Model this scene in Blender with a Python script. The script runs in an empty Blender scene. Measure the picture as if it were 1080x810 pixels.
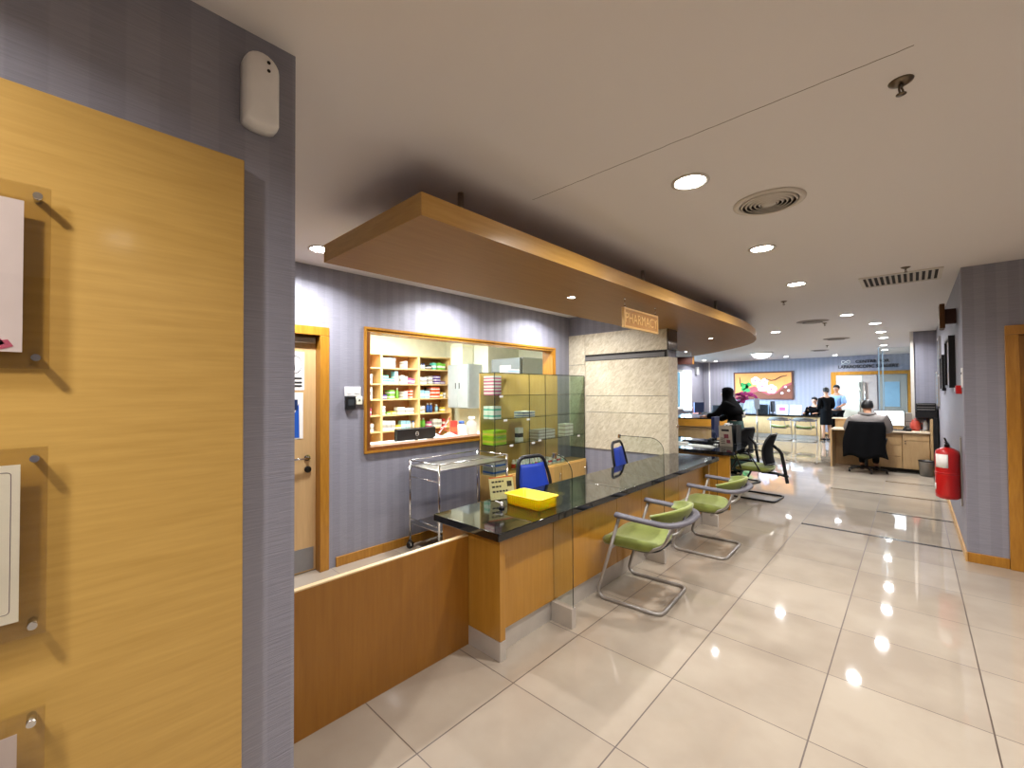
import bpy, bmesh, math, random
from mathutils import Vector, Matrix
random.seed(7)
PI = math.pi
SC = bpy.context.scene
COL = SC.collection

# ------------------------------------------------------------------ camera
EYE = 1.55
yaw, pitch, roll = (math.radians(v) for v in (43.10306, 0.97337, -0.3438))
fw = Vector((-math.sin(yaw)*math.cos(pitch), math.cos(yaw)*math.cos(pitch), math.sin(pitch)))
rt = Vector((math.cos(yaw), math.sin(yaw), 0))
up = rt.cross(fw)
r2 = rt*math.cos(roll)+up*math.sin(roll)
u2 = -rt*math.sin(roll)+up*math.cos(roll)
cd = bpy.data.cameras.new('camera'); cam = bpy.data.objects.new('camera', cd); COL.objects.link(cam)
cam.matrix_world = Matrix(((r2.x, u2.x, -fw.x, 0), (r2.y, u2.y, -fw.y, 0), (r2.z, u2.z, -fw.z, EYE), (0, 0, 0, 1)))
cd.sensor_width = 36; cd.lens = 36*451.8/1080; cd.clip_start = 0.02; cd.clip_end = 200
SC.camera = cam

# ------------------------------------------------------------------ world, exposure
w = bpy.data.worlds.new('world'); SC.world = w; w.use_nodes = True
w.node_tree.nodes['Background'].inputs[0].default_value = (0.36, 0.70, 0.98, 1)
w.node_tree.nodes['Background'].inputs[1].default_value = 1.0
SC.view_settings.view_transform = 'Standard'; SC.view_settings.look = 'None'
SC.view_settings.gamma = 1; SC.view_settings.use_curve_mapping = False
SC.view_settings.exposure = 0.08
SC.cycles.max_bounces = 10; SC.cycles.transparent_max_bounces = 16
SC.cycles.diffuse_bounces = 5; SC.cycles.glossy_bounces = 5; SC.cycles.transmission_bounces = 8
SC.cycles.sample_clamp_indirect = 6; SC.cycles.use_denoising = True
SC.cycles.caustics_reflective = False; SC.cycles.caustics_refractive = False
LAMP = 21.0      # watts of each ceiling downlight
DAY = 5200.0      # daylight through the far window
CEIL = 2.65

def srgb(r, g=None, b=None):
    if isinstance(r, str):
        r, g, b = (int(r[i:i+2], 16) for i in (0, 2, 4))
    f = lambda v: (v/255)/12.92 if v/255 <= 0.04045 else ((v/255+0.055)/1.055)**2.4
    return (f(r), f(g), f(b), 1)

# ------------------------------------------------------------------ lights
LAMPS = [(-.84, 2.28, 'warm'), (-.84, 3.75, 'warm'), (-.87, 5.27, 'warm'), (-.70, 7.99, 'cool'), (-.445, 9.37, 'cool'),
         (-.434, 10.85, 'cool'), (-.44, 12.1, 'cool'), (-.52, 14.19, 'cool'), (-.56, 15.9, 'cool'),
         (-1.89, 9.37, 'cool'), (-1.81, 17.1, 'cool'), (-3.06, 16.6, 'cool'), (-5.6, 16.35, 'cool'), (-5.5, 17.3, 'cool'),
         (-3.3, 1.39, 'cool'), (-3.3, 2.9, 'cool'), (-3.3, 4.4, 'cool'),
         (-.80, -.72, 'warm'), (1.2, .3, 'warm'), (1.2, 3.2, 'warm')]
LCOL = {'warm': (1.0, .95, .925), 'cool': (.98, .98, 1.0)}
def area(name, loc, rot, sx, sy, power, col, spread=PI, shape='DISK'):
    l = bpy.data.lights.new(name, 'AREA'); l.shape = shape; l.size = sx
    if shape in ('RECTANGLE', 'ELLIPSE'): l.size_y = sy
    l.energy = power; l.color = col; l.spread = spread
    o = bpy.data.objects.new(name, l); COL.objects.link(o); o.location = loc; o.rotation_euler = rot
    return o
for i, (x, y, k) in enumerate(LAMPS):
    p = LAMP*(1.6 if x == -3.3 else 1.0)*(1.4 if y > 9 else 1.6 if y < 0 else 1.5 if x > 0 else 1.0)
    area('downlight_beam', (x, y, CEIL-.004), (0, 0, 0), .12, .12, p, LCOL[k], math.radians(150))
area('dome_beam', (-3.27, 14.33, 2.49), (0, 0, 0), .4, .4, 26, (1, .97, .92))
area('fluorescent_beam', (-5.2, 3.6, 2.60), (0, 0, 0), 1.2, .6, 84, (.95, 1.0, .96), PI, 'RECTANGLE')
area('fluorescent_beam', (-5.0, 2.2, 2.60), (0, 0, 0), 1.2, .6, 40, (.95, 1.0, .96), PI, 'RECTANGLE')
dv = Vector((-6.2, 14.9, 1.55))-Vector((-9.2, 12.3, 2.6))
area('window_daylight', (-9.2, 12.3, 2.6), dv.to_track_quat('-Z', 'Y').to_euler(), 3.2, 2.4, DAY, (.55, .74, 1.0), PI, 'RECTANGLE')

# ------------------------------------------------------------------ materials
MATS = {}
def mat(name, col, rough=.5, metal=0, spec=.5, trans=0, ior=1.45, emit=None, estr=0, coat=0, bump=None, vary=None, alpha=1, sheen=0):
    if name in MATS: return MATS[name]
    m = bpy.data.materials.new(name); m.use_nodes = True; nt = m.node_tree; b = nt.nodes['Principled BSDF']
    if isinstance(col, str): col = srgb(col)
    I = b.inputs
    I['Base Color'].default_value = col; I['Roughness'].default_value = rough; I['Metallic'].default_value = metal
    I['Specular IOR Level'].default_value = spec; I['Transmission Weight'].default_value = trans; I['IOR'].default_value = ior
    I['Coat Weight'].default_value = coat; I['Coat Roughness'].default_value = .08; I['Alpha'].default_value = alpha
    if sheen: I['Sheen Weight'].default_value = sheen
    if emit is not None: I['Emission Color'].default_value = emit; I['Emission Strength'].default_value = estr
    tc = nt.nodes.new('ShaderNodeTexCoord')
    n = nt.nodes.new('ShaderNodeTexNoise'); nt.links.new(tc.outputs['Object'], n.inputs['Vector'])
    sc, amt = vary or (9, .06)
    n.inputs['Scale'].default_value = sc; n.inputs['Detail'].default_value = 3
    mx = nt.nodes.new('ShaderNodeMix'); mx.data_type = 'RGBA'; mx.blend_type = 'MULTIPLY'
    mx.inputs[0].default_value = 1
    rp = nt.nodes.new('ShaderNodeMapRange'); rp.inputs['To Min'].default_value = 1-amt; rp.inputs['To Max'].default_value = 1+amt
    rp.inputs['From Min'].default_value = .25; rp.inputs['From Max'].default_value = .75
    nt.links.new(n.outputs['Fac'], rp.inputs['Value']); mx.inputs[6].default_value = col
    nt.links.new(rp.outputs[0], mx.inputs[7]); nt.links.new(mx.outputs[2], I['Base Color'])
    if bump:
        bn = nt.nodes.new('ShaderNodeTexNoise'); bn.inputs['Scale'].default_value = bump[0]; bn.inputs['Detail'].default_value = 4
        nt.links.new(tc.outputs['Object'], bn.inputs['Vector'])
        bp = nt.nodes.new('ShaderNodeBump'); bp.inputs['Strength'].default_value = bump[1]; bp.inputs['Distance'].default_value = .01
        nt.links.new(bn.outputs['Fac'], bp.inputs['Height']); nt.links.new(bp.outputs[0], I['Normal'])
    MATS[name] = m
    return m

def wood(name, c1, c2, stretch=(1, 1, 12), rough=.33, scale=6, coat=.15):
    """veneer: noise stretched along the grain; the small number is the grain direction"""
    if name in MATS: return MATS[name]
    m = bpy.data.materials.new(name); m.use_nodes = True; nt = m.node_tree; b = nt.nodes['Principled BSDF']
    tc = nt.nodes.new('ShaderNodeTexCoord'); mp = nt.nodes.new('ShaderNodeMapping'); mp.inputs['Scale'].default_value = stretch
    nt.links.new(tc.outputs['Object'], mp.inputs['Vector'])
    n = nt.nodes.new('ShaderNodeTexNoise'); n.inputs['Scale'].default_value = scale; n.inputs['Detail'].default_value = 7; n.inputs['Roughness'].default_value = .62
    nt.links.new(mp.outputs[0], n.inputs['Vector'])
    cr = nt.nodes.new('ShaderNodeValToRGB'); cr.color_ramp.elements[0].position = .3; cr.color_ramp.elements[1].position = .7
    cr.color_ramp.elements[0].color = srgb(c1); cr.color_ramp.elements[1].color = srgb(c2)
    nt.links.new(n.outputs['Fac'], cr.inputs[0]); nt.links.new(cr.outputs[0], b.inputs['Base Color'])
    b.inputs['Roughness'].default_value = rough; b.inputs['Coat Weight'].default_value = coat; b.inputs['Coat Roughness'].default_value = .12
    MATS[name] = m
    return m

def wallpaper():
    m = bpy.data.materials.new('striped_wallpaper'); m.use_nodes = True; nt = m.node_tree; b = nt.nodes['Principled BSDF']
    L = nt.links.new; N = nt.nodes.new
    tc = N('ShaderNodeTexCoord'); s = N('ShaderNodeSeparateXYZ'); L(tc.outputs['Object'], s.inputs[0])
    ad = N('ShaderNodeMath'); ad.operation = 'ADD'; L(s.outputs[0], ad.inputs[0]); L(s.outputs[1], ad.inputs[1])
    mu = N('ShaderNodeMath'); mu.operation = 'MULTIPLY'; mu.inputs[1].default_value = 2*PI/.134; L(ad.outputs[0], mu.inputs[0])
    si = N('ShaderNodeMath'); si.operation = 'SINE'; L(mu.outputs[0], si.inputs[0])
    mr = N('ShaderNodeMapRange'); mr.inputs['From Min'].default_value = -.12; mr.inputs['From Max'].default_value = .12; L(si.outputs[0], mr.inputs['Value'])
    mx = N('ShaderNodeMix'); mx.data_type = 'RGBA'; L(mr.outputs[0], mx.inputs[0])
    mx.inputs[6].default_value = srgb('868590'); mx.inputs[7].default_value = srgb('8c8b96')
    mp = N('ShaderNodeMapping'); mp.inputs['Scale'].default_value = (9, 9, 260); L(tc.outputs['Object'], mp.inputs[0])
    n = N('ShaderNodeTexNoise'); n.inputs['Scale'].default_value = 1; n.inputs['Detail'].default_value = 4; L(mp.outputs[0], n.inputs[0])
    m2 = N('ShaderNodeMix'); m2.data_type = 'RGBA'; m2.blend_type = 'MULTIPLY'; m2.inputs[0].default_value = 1
    r = N('ShaderNodeMapRange'); r.inputs['From Min'].default_value = .3; r.inputs['From Max'].default_value = .7; r.inputs['To Min'].default_value = .9; r.inputs['To Max'].default_value = 1.08
    L(n.outputs['Fac'], r.inputs['Value']); L(mx.outputs[2], m2.inputs[6]); L(r.outputs[0], m2.inputs[7]); L(m2.outputs[2], b.inputs['Base Color'])
    rr = N('ShaderNodeMapRange'); rr.inputs['To Min'].default_value = .58; rr.inputs['To Max'].default_value = .46; L(mr.outputs[0], rr.inputs['Value']); L(rr.outputs[0], b.inputs['Roughness'])
    bp = N('ShaderNodeBump'); bp.inputs['Strength'].default_value = .35; bp.inputs['Distance'].default_value = .004; L(n.outputs['Fac'], bp.inputs['Height']); L(bp.outputs[0], b.inputs['Normal'])
    return m

def floor_tiles():
    m = bpy.data.materials.new('polished_floor_tiles'); m.use_nodes = True; nt = m.node_tree; b = nt.nodes['Principled BSDF']
    L = nt.links.new; N = nt.nodes.new
    tc = N('ShaderNodeTexCoord'); s = N('ShaderNodeSeparateXYZ'); L(tc.outputs['Object'], s.inputs[0])
    def M(op, a, v=None, c=None):
        q = N('ShaderNodeMath'); q.operation = op
        for i, t in enumerate((a, v, c)):
            if t is None: continue
            if isinstance(t, (int, float)): q.inputs[i].default_value = t
            else: L(t, q.inputs[i])
        return q.outputs[0]
    T = .606
    cells = []; lines = []
    for k, off in ((0, -.364), (1, 2.286)):
        u = M('DIVIDE', M('SUBTRACT', s.outputs[k], off), T)
        cells.append(M('FLOOR', u)); fr = M('FRACT', u)
        d = M('MINIMUM', fr, M('SUBTRACT', 1.0, fr))
        lines.append(M('LESS_THAN', d, .0052 if k == 0 else .0040))
    g = M('MAXIMUM', lines[0], lines[1])
    cb = N('ShaderNodeCombineXYZ'); L(cells[0], cb.inputs[0]); L(cells[1], cb.inputs[1])
    wn = N('ShaderNodeTexWhiteNoise'); wn.noise_dimensions = '2D'; L(cb.outputs[0], wn.inputs['Vector'])
    n = N('ShaderNodeTexNoise'); n.inputs['Scale'].default_value = 2.5; n.inputs['Detail'].default_value = 5; L(tc.outputs['Object'], n.inputs[0])
    cr = N('ShaderNodeValToRGB'); cr.color_ramp.elements[0].color = srgb('a29686'); cr.color_ramp.elements[1].color = srgb('b1a695')
    cr.color_ramp.elements[0].position = .35; cr.color_ramp.elements[1].position = .65
    av = M('MULTIPLY_ADD', wn.outputs['Value'], .22, M('MULTIPLY', n.outputs['Fac'], .78)); L(av, cr.inputs[0])
    mx = N('ShaderNodeMix'); mx.data_type = 'RGBA'; L(g, mx.inputs[0]); L(cr.outputs[0], mx.inputs[6]); mx.inputs[7].default_value = srgb('4a382a')
    L(mx.outputs[2], b.inputs['Base Color'])
    L(M('MULTIPLY_ADD', g, .5, .04), b.inputs['Roughness'])
    b.inputs['IOR'].default_value = 1.75
    bn = N('ShaderNodeTexNoise'); bn.inputs['Scale'].default_value = 1.6; L(tc.outputs['Object'], bn.inputs[0])
    bp = N('ShaderNodeBump'); bp.inputs['Strength'].default_value = .03; bp.inputs['Distance'].default_value = .02; L(bn.outputs['Fac'], bp.inputs['Height']); L(bp.outputs[0], b.inputs['Normal'])
    return m

def ceiling_paint():
    m = bpy.data.materials.new('ceiling_paint'); m.use_nodes = True; nt = m.node_tree; b = nt.nodes['Principled BSDF']
    L = nt.links.new; N = nt.nodes.new
    tc = N('ShaderNodeTexCoord'); s = N('ShaderNodeSeparateXYZ'); L(tc.outputs['Object'], s.inputs[0])
    n = N('ShaderNodeTexNoise'); n.inputs['Scale'].default_value = 14; L(tc.outputs['Object'], n.inputs[0])
    def M(op, a, v=None):
        q = N('ShaderNodeMath'); q.operation = op
        for i, t in enumerate((a, v)):
            if t is None: continue
            if isinstance(t, (int, float)): q.inputs[i].default_value = t
            else: L(t, q.inputs[i])
        return q.outputs[0]
    wob = M('MULTIPLY', M('SUBTRACT', n.outputs['Fac'], .5), .012)
    d = M('ABSOLUTE', M('SUBTRACT', M('ADD', s.outputs[1], wob), 1.872))
    ln = M('MULTIPLY', M('LESS_THAN', d, .0022), M('MULTIPLY', M('GREATER_THAN', s.outputs[0], -1.58), M('LESS_THAN', s.outputs[0], .02)))
    mx = N('ShaderNodeMix'); mx.data_type = 'RGBA'; L(ln, mx.inputs[0]); mx.inputs[6].default_value = srgb('dfdbda'); mx.inputs[7].default_value = srgb('6a5f55')
    L(mx.outputs[2], b.inputs['Base Color']); b.inputs['Roughness'].default_value = .75
    return m

def marble():
    m = bpy.data.materials.new('beige_marble_cladding'); m.use_nodes = True; nt = m.node_tree; b = nt.nodes['Principled BSDF']
    L = nt.links.new; N = nt.nodes.new
    tc = N('ShaderNodeTexCoord'); m0 = N('ShaderNodeMapping'); m0.inputs['Rotation'].default_value = (0, .78, 0); L(tc.outputs['Object'], m0.inputs[0]); mp = N('ShaderNodeMapping'); mp.inputs['Scale'].default_value = (6, 9, 16); L(m0.outputs[0], mp.inputs[0])
    n = N('ShaderNodeTexNoise'); n.inputs['Scale'].default_value = 2.2; n.inputs['Detail'].default_value = 8; n.inputs['Roughness'].default_value = .65; n.inputs['Distortion'].default_value = .9; L(mp.outputs[0], n.inputs[0])
    cr = N('ShaderNodeValToRGB'); e = cr.color_ramp.elements; e[0].position = .3; e[0].color = srgb('b5a78c'); e[1].position = .68; e[1].color = srgb('e0d6c2')
    k = e.new(.5); k.color = srgb('cfc3aa')
    L(n.outputs['Fac'], cr.inputs[0]); L(cr.outputs[0], b.inputs['Base Color']); b.inputs['Roughness'].default_value = .35
    return m

def granite():
    m = bpy.data.materials.new('black_granite'); m.use_nodes = True; nt = m.node_tree; b = nt.nodes['Principled BSDF']
    L = nt.links.new; N = nt.nodes.new
    tc = N('ShaderNodeTexCoord'); v = N('ShaderNodeTexVoronoi'); v.inputs['Scale'].default_value = 160; L(tc.outputs['Object'], v.inputs[0])
    cr = N('ShaderNodeValToRGB'); e = cr.color_ramp.elements; e[0].position = .05; e[0].color = srgb('2a3030'); e[1].position = .35; e[1].color = srgb('0a0c0d')
    L(v.outputs['Distance'], cr.inputs[0]); L(cr.outputs[0], b.inputs['Base Color'])
    b.inputs['Roughness'].default_value = .05; b.inputs['IOR'].default_value = 1.62
    return m

def glass(name, tint='f8fbf9', rough=0.0):
    if name in MATS: return MATS[name]
    m = bpy.data.materials.new(name); m.use_nodes = True; nt = m.node_tree
    for x in list(nt.nodes): nt.nodes.remove(x)
    L = nt.links.new; N = nt.nodes.new
    o = N('ShaderNodeOutputMaterial'); t = N('ShaderNodeBsdfTransparent'); t.inputs[0].default_value = srgb(tint)
    g = N('ShaderNodeBsdfGlossy'); g.inputs['Roughness'].default_value = .02
    lw = N('ShaderNodeLayerWeight'); lw.inputs[0].default_value = .5
    pw = N('ShaderNodeMath'); pw.operation = 'POWER'; L(lw.outputs['Facing'], pw.inputs[0]); pw.inputs[1].default_value = 4.5
    f = N('ShaderNodeMath'); f.operation = 'MULTIPLY_ADD'; L(pw.outputs[0], f.inputs[0]); f.inputs[1].default_value = .9; f.inputs[2].default_value = .035
    x = N('ShaderNodeMixShader'); L(f.outputs[0], x.inputs[0]); L(t.outputs[0], x.inputs[1]); L(g.outputs[0], x.inputs[2]); L(x.outputs[0], o.inputs[0])
    MATS[name] = m
    return m

WALL = wallpaper(); FLOOR = floor_tiles(); CEILM = ceiling_paint(); MARBLE = marble(); GRANITE = granite()
W_BOARD = wood('honey_veneer_board', 'b48e45', 'c49d52', (1.2, 1.0, 16), .42, 3.5)
W_DESK = wood('counter_veneer', 'a87524', 'b68433', (9, 9, .6), .3, 5, .3)
W_PART = wood('partition_veneer', '8f5c16', '9c681e', (9, 9, .6), .42, 5)
W_TRIM = wood('door_frame_wood', '9a661a', 'b57f2a', (8, 8, 1), .35, 5)
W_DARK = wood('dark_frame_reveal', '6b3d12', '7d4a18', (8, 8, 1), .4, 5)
W_BASE = wood('baseboard_wood', 'bf9152', 'cfa466', (1, 1, 8), .4, 5)
W_DOOR = wood('pale_door_veneer', 'c3a070', 'd0ad7c', (8, 8, .6), .4, 5)
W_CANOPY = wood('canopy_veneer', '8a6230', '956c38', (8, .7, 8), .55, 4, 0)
W_CANOPY.node_tree.nodes['Principled BSDF'].inputs['Specular IOR Level'].default_value = .3
W_SHELF = wood('pharmacy_shelf_wood', 'e0bd82', 'e8c88f', (1, 1, 6), .45, 4)
W_SHELFBACK = wood('shelf_back_wood', 'a8764c', 'b48256', (6, 6, 1), .5, 4)
W_CAB = wood('display_cabinet_wood', 'c39a52', 'd0a860', (6, 6, .8), .4, 4)
W_PALE = wood('pale_desk_laminate', 'b89668', 'c6a678', (6, 6, 1), .42, 4)
W_EDGE = mat('pale_wood_edge', 'e3c592', .4)
STEEL = mat('brushed_steel', 'b9b4ad', .28, 1.0, bump=(300, .05))
KICK = mat('steel_kick_plate', 'cac4bc', .35, .45)
CHROME = mat('chrome', 'd8d8d8', .1, 1.0)
SILVER = mat('silver_powder_coat', 'a9a49e', .35, .6)
GREYP = mat('grey_arm_plastic', '5f5d64', .45)
BLACKP = mat('black_plastic', '141416', .4)
BLACKM = mat('black_painted_metal', '101012', .35)
MESHB = mat('black_mesh_fabric', '0e0f12', .85, spec=.2)
GREEN = mat('green_upholstery', '7c863a', .8, bump=(220, .15), vary=(30, .08), sheen=.3)
BLUE = mat('blue_vinyl', '1c3fae', .5, bump=(120, .1))
YELLOW = mat('yellow_plastic', 'fddf1c', .35)
YELLOW.node_tree.nodes['Principled BSDF'].inputs['Subsurface Weight'].default_value = .4
YELLOW.node_tree.nodes['Principled BSDF'].inputs['Subsurface Radius'].default_value = (.08, .05, .01)
YELLOW.node_tree.nodes['Principled BSDF'].inputs['Subsurface Scale'].default_value = .5
WHITE = mat('white_plastic', 'e8e6e4', .35)
PAPER = mat('paper_white', 'eeece8', .7)
CREAM = mat('cream_paint', 'e6e6d2', .7)
WHITEPAINT = mat('white_paint', 'e4e4e0', .7)
LGREY = mat('light_grey_metal', 'b2babf', .4, .2)
MGREY = mat('mid_grey_metal', '848d94', .4, .3)
RED = mat('red_enamel', 'b81414', .3, coat=.4)
DARKBR = mat('dark_brown_sign', '3f2018', .5)
GLASS = glass('clear_glass'); GLASSG = glass('greenish_shelf_glass', 'f3f8f3'); ACRYL = glass('clear_acrylic', 'faf8f2')
GEDGE = mat('glass_polished_edge', '1d2a22', .2)
LAMPW = mat('lamp_lens_warm', 'ffffff', .5, emit=(1, .94, .86, 1), estr=60)
LAMPC = mat('lamp_lens_cool', 'ffffff', .5, emit=(.97, .98, 1, 1), estr=60)
TRIMW = mat('lamp_trim_white', 'cfc8be', .4)
DARK = mat('vent_dark', '2a2622', .8)
SKIN = mat('skin', 'c08e6e', .5); SKIN2 = mat('skin_light', 'cfa184', .5)
HAIR = mat('black_hair', '100d0c', .45)

# ------------------------------------------------------------------ mesh builder
class B:
    def __init__(s, *mats): s.bm = bmesh.new(); s.m = list(mats)
    def _mi(s, fs, mi, smooth=False):
        for f in fs: f.material_index = mi; f.smooth = smooth
    def box(s, x0, x1, y0, y1, z0, z1, mi=0, bev=0, mtx=None):
        vs = [s.bm.verts.new((x, y, z)) for x in (x0, x1) for y in (y0, y1) for z in (z0, z1)]
        fs = [s.bm.faces.new([vs[i] for i in q]) for q in ((0, 1, 3, 2), (4, 6, 7, 5), (0, 4, 5, 1), (2, 3, 7, 6), (0, 2, 6, 4), (1, 5, 7, 3))]
        s._mi(fs, mi)
        if mtx is not None: bmesh.ops.transform(s.bm, matrix=mtx, verts=vs)
        if bev:
            es = list({e for f in fs for e in f.edges})
            r = bmesh.ops.bevel(s.bm, geom=es, offset=bev, segments=2, profile=.5, affect='EDGES')
            s._mi(r['faces'], mi, True)
        return s
    def sweep(s, pts, w, h=None, n=10, mi=0, closed=False, smooth=True):
        """tube along pts; w, h half-axes: w sideways, h upward; n section points"""
        h = w if h is None else h
        P = [Vector(p) for p in pts]; N = len(P); rings = []
        prev = None
        for i, p in enumerate(P):
            a = P[(i-1) % N] if (closed or i) else p; c = P[(i+1) % N] if (closed or i < N-1) else p
            t = (c-a).normalized()
            if prev is None:
                u = Vector((0, 0, 1)) if abs(t.z) < .9 else Vector((0, 1, 0))
                u = (u-t*u.dot(t)).normalized()
            else:
                u = (prev-t*prev.dot(t)); u = u.normalized() if u.length > 1e-6 else prev
            prev = u; sd = t.cross(u)
            ww, hh = (w(i/(N-1)), h(i/(N-1))) if callable(w) else (w, h)
            rings.append([s.bm.verts.new(p+sd*ww*math.cos(2*PI*k/n)+u*hh*math.sin(2*PI*k/n)) for k in range(n)])
        fs = []
        for i in range(N if closed else N-1):
            a, b = rings[i], rings[(i+1) % N]
            for k in range(n): fs.append(s.bm.faces.new((a[k], a[(k+1) % n], b[(k+1) % n], b[k])))
        s._mi(fs, mi, smooth)
        if not closed: s._mi([s.bm.faces.new(rings[0][::-1]), s.bm.faces.new(rings[-1])], mi)
        return s
    def cyl(s, p0, p1, r, n=16, mi=0, r1=None):
        r1 = r if r1 is None else r1
        return s.sweep([p0, p1], lambda t: r+(r1-r)*t, lambda t: r+(r1-r)*t, n, mi)
    def lathe(s, prof, c=(0, 0, 0), n=24, mi=0, smooth=True, axis='z'):
        rings = []
        for r, z in prof:
            ring = []
            for k in range(n):
                a = 2*PI*k/n; v = (r*math.cos(a), r*math.sin(a), z)
                if axis == 'x': v = (z, r*math.cos(a), r*math.sin(a))
                if axis == 'y': v = (r*math.sin(a), z, r*math.cos(a))
                ring.append(s.bm.verts.new(Vector(v)+Vector(c)))
            rings.append(ring)
        fs = [s.bm.faces.new((a[k], a[(k+1) % n], b[(k+1) % n], b[k])) for a, b in zip(rings, rings[1:]) for k in range(n)]
        s._mi(fs, mi, smooth)
        if prof[0][0] > .005 and prof[-1][0] > .005 and len(prof) > 2:
            a, b = rings[-1], rings[0]; s._mi([s.bm.faces.new((a[k], a[(k+1) % n], b[(k+1) % n], b[k])) for k in range(n)], mi, smooth)
        else: s._mi([s.bm.faces.new(rings[0][::-1]), s.bm.faces.new(rings[-1])], mi)
        return s
    def prism(s, poly, z0, z1, mi=0, axis='z', mside=None):
        def P(u, v, t): return {'z': (u, v, t), 'x': (t, u, v), 'y': (u, t, v)}[axis]
        a = [s.bm.verts.new(P(u, v, z0)) for u, v in poly]; b = [s.bm.verts.new(P(u, v, z1)) for u, v in poly]; n = len(poly)
        s._mi([s.bm.faces.new(a[::-1]), s.bm.faces.new(b)], mi)
        s._mi([s.bm.faces.new((a[i], a[(i+1) % n], b[(i+1) % n], b[i])) for i in range(n)], mi if mside is None else mside)
        return s
    def rings(s, R, mi=0, smooth=True, cap=True):
        V = [[s.bm.verts.new(p) for p in r] for r in R]; n = len(V[0])
        s._mi([s.bm.faces.new((a[k], a[(k+1) % n], b[(k+1) % n], b[k])) for a, b in zip(V, V[1:]) for k in range(n)], mi, smooth)
        if cap: s._mi([s.bm.faces.new(V[0][::-1]), s.bm.faces.new(V[-1])], mi, smooth)
        return s
    def ball(s, c, r, mi=0, n=14, m=9):
        rx, ry, rz = r if isinstance(r, tuple) else (r, r, r)
        R = []
        for i in range(m+1):
            a = -PI/2+PI*(i+.02*(i == 0)-.02*(i == m)+(.0))/m
            a = max(-PI/2+.05, min(PI/2-.05, a))
            R.append([(c[0]+rx*math.cos(a)*math.cos(2*PI*k/n), c[1]+ry*math.cos(a)*math.sin(2*PI*k/n), c[2]+rz*math.sin(a)) for k in range(n)])
        return s.rings(R, mi)
    def sheet(s, G, th, mi=0):
        """grid of points G[i][j] given thickness along its normals"""
        n, m = len(G), len(G[0]); G = [[Vector(p) for p in r] for r in G]
        def nrm(i, j):
            a = G[min(i+1, n-1)][j]-G[max(i-1, 0)][j]; b = G[i][min(j+1, m-1)]-G[i][max(j-1, 0)]
            return a.cross(b).normalized()
        A = [[s.bm.verts.new(G[i][j]+nrm(i, j)*th/2) for j in range(m)] for i in range(n)]
        C = [[s.bm.verts.new(G[i][j]-nrm(i, j)*th/2) for j in range(m)] for i in range(n)]
        fs = []
        for i in range(n-1):
            for j in range(m-1):
                fs.append(s.bm.faces.new((A[i][j], A[i+1][j], A[i+1][j+1], A[i][j+1]))); fs.append(s.bm.faces.new((C[i][j], C[i][j+1], C[i+1][j+1], C[i+1][j])))
        for i in range(n-1):
            fs.append(s.bm.faces.new((A[i][0], C[i][0], C[i+1][0], A[i+1][0]))); fs.append(s.bm.faces.new((A[i][-1], A[i+1][-1], C[i+1][-1], C[i][-1])))
        for j in range(m-1):
            fs.append(s.bm.faces.new((A[0][j], A[0][j+1], C[0][j+1], C[0][j]))); fs.append(s.bm.faces.new((A[-1][j], C[-1][j], C[-1][j+1], A[-1][j+1])))
        s._mi(fs, mi, True)
        return s
    def done(s, name, parent=None, world=True, loc=None, rot=None):
        me = bpy.data.meshes.new(name)
        if parent is not None and world: bmesh.ops.transform(s.bm, matrix=Matrix.Translation(-wloc(parent)), verts=s.bm.verts)
        if parent is None and loc is not None and world: bmesh.ops.transform(s.bm, matrix=Matrix.Translation(-Vector(loc)), verts=s.bm.verts)
        bmesh.ops.recalc_face_normals(s.bm, faces=s.bm.faces)
        s.bm.to_mesh(me); s.bm.free()
        for m in s.m: me.materials.append(m)
        o = bpy.data.objects.new(name, me); COL.objects.link(o)
        if parent is not None: o.parent = parent
        if loc is not None: o.location = loc
        if rot is not None: o.rotation_euler = rot
        return o

def wloc(o):
    v = Vector(o.location)
    while o.parent: o = o.parent; v += Vector(o.location)
    return v
def fillet(pts, r, n=6, closed=False):
    P = [Vector(p) for p in pts]; out = []; N = len(P)
    for i, p in enumerate(P):
        if not closed and i in (0, N-1): out.append(p); continue
        a = P[(i-1) % N]-p; b = P[(i+1) % N]-p; ra = min(r, a.length*.48, b.length*.48)
        p0 = p+a.normalized()*ra; p1 = p+b.normalized()*ra
        for k in range(n+1):
            t = k/n; out.append(p0*(1-t)**2+p*2*t*(1-t)+p1*t*t)
    return out
def thing(name, label, cat, loc=(0, 0, 0), rz=0, group=None):
    o = bpy.data.objects.new(name, None); COL.objects.link(o); o.empty_display_size = .1
    o.location = loc; o.rotation_euler = (0, 0, rz); o['label'] = label; o['category'] = cat
    if group: o['group'] = group
    return o
def tag(o, label, cat, group=None, kind=None):
    o['label'] = label; o['category'] = cat
    if group: o['group'] = group
    if kind: o['kind'] = kind
    return o
def struct(o): o['kind'] = 'structure'; return o
def dup(root, loc, rz=None, label=None, group=None):
    r = root.copy(); COL.objects.link(r); r.location = loc
    if rz is not None: r.rotation_euler = (0, 0, rz)
    if label: r['label'] = label
    if group: r['group'] = group
    for ch in list(root.children):
        c = ch.copy(); COL.objects.link(c); c.parent = r
        for g in list(ch.children):
            d = g.copy(); COL.objects.link(d); d.parent = c
    return r
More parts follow.
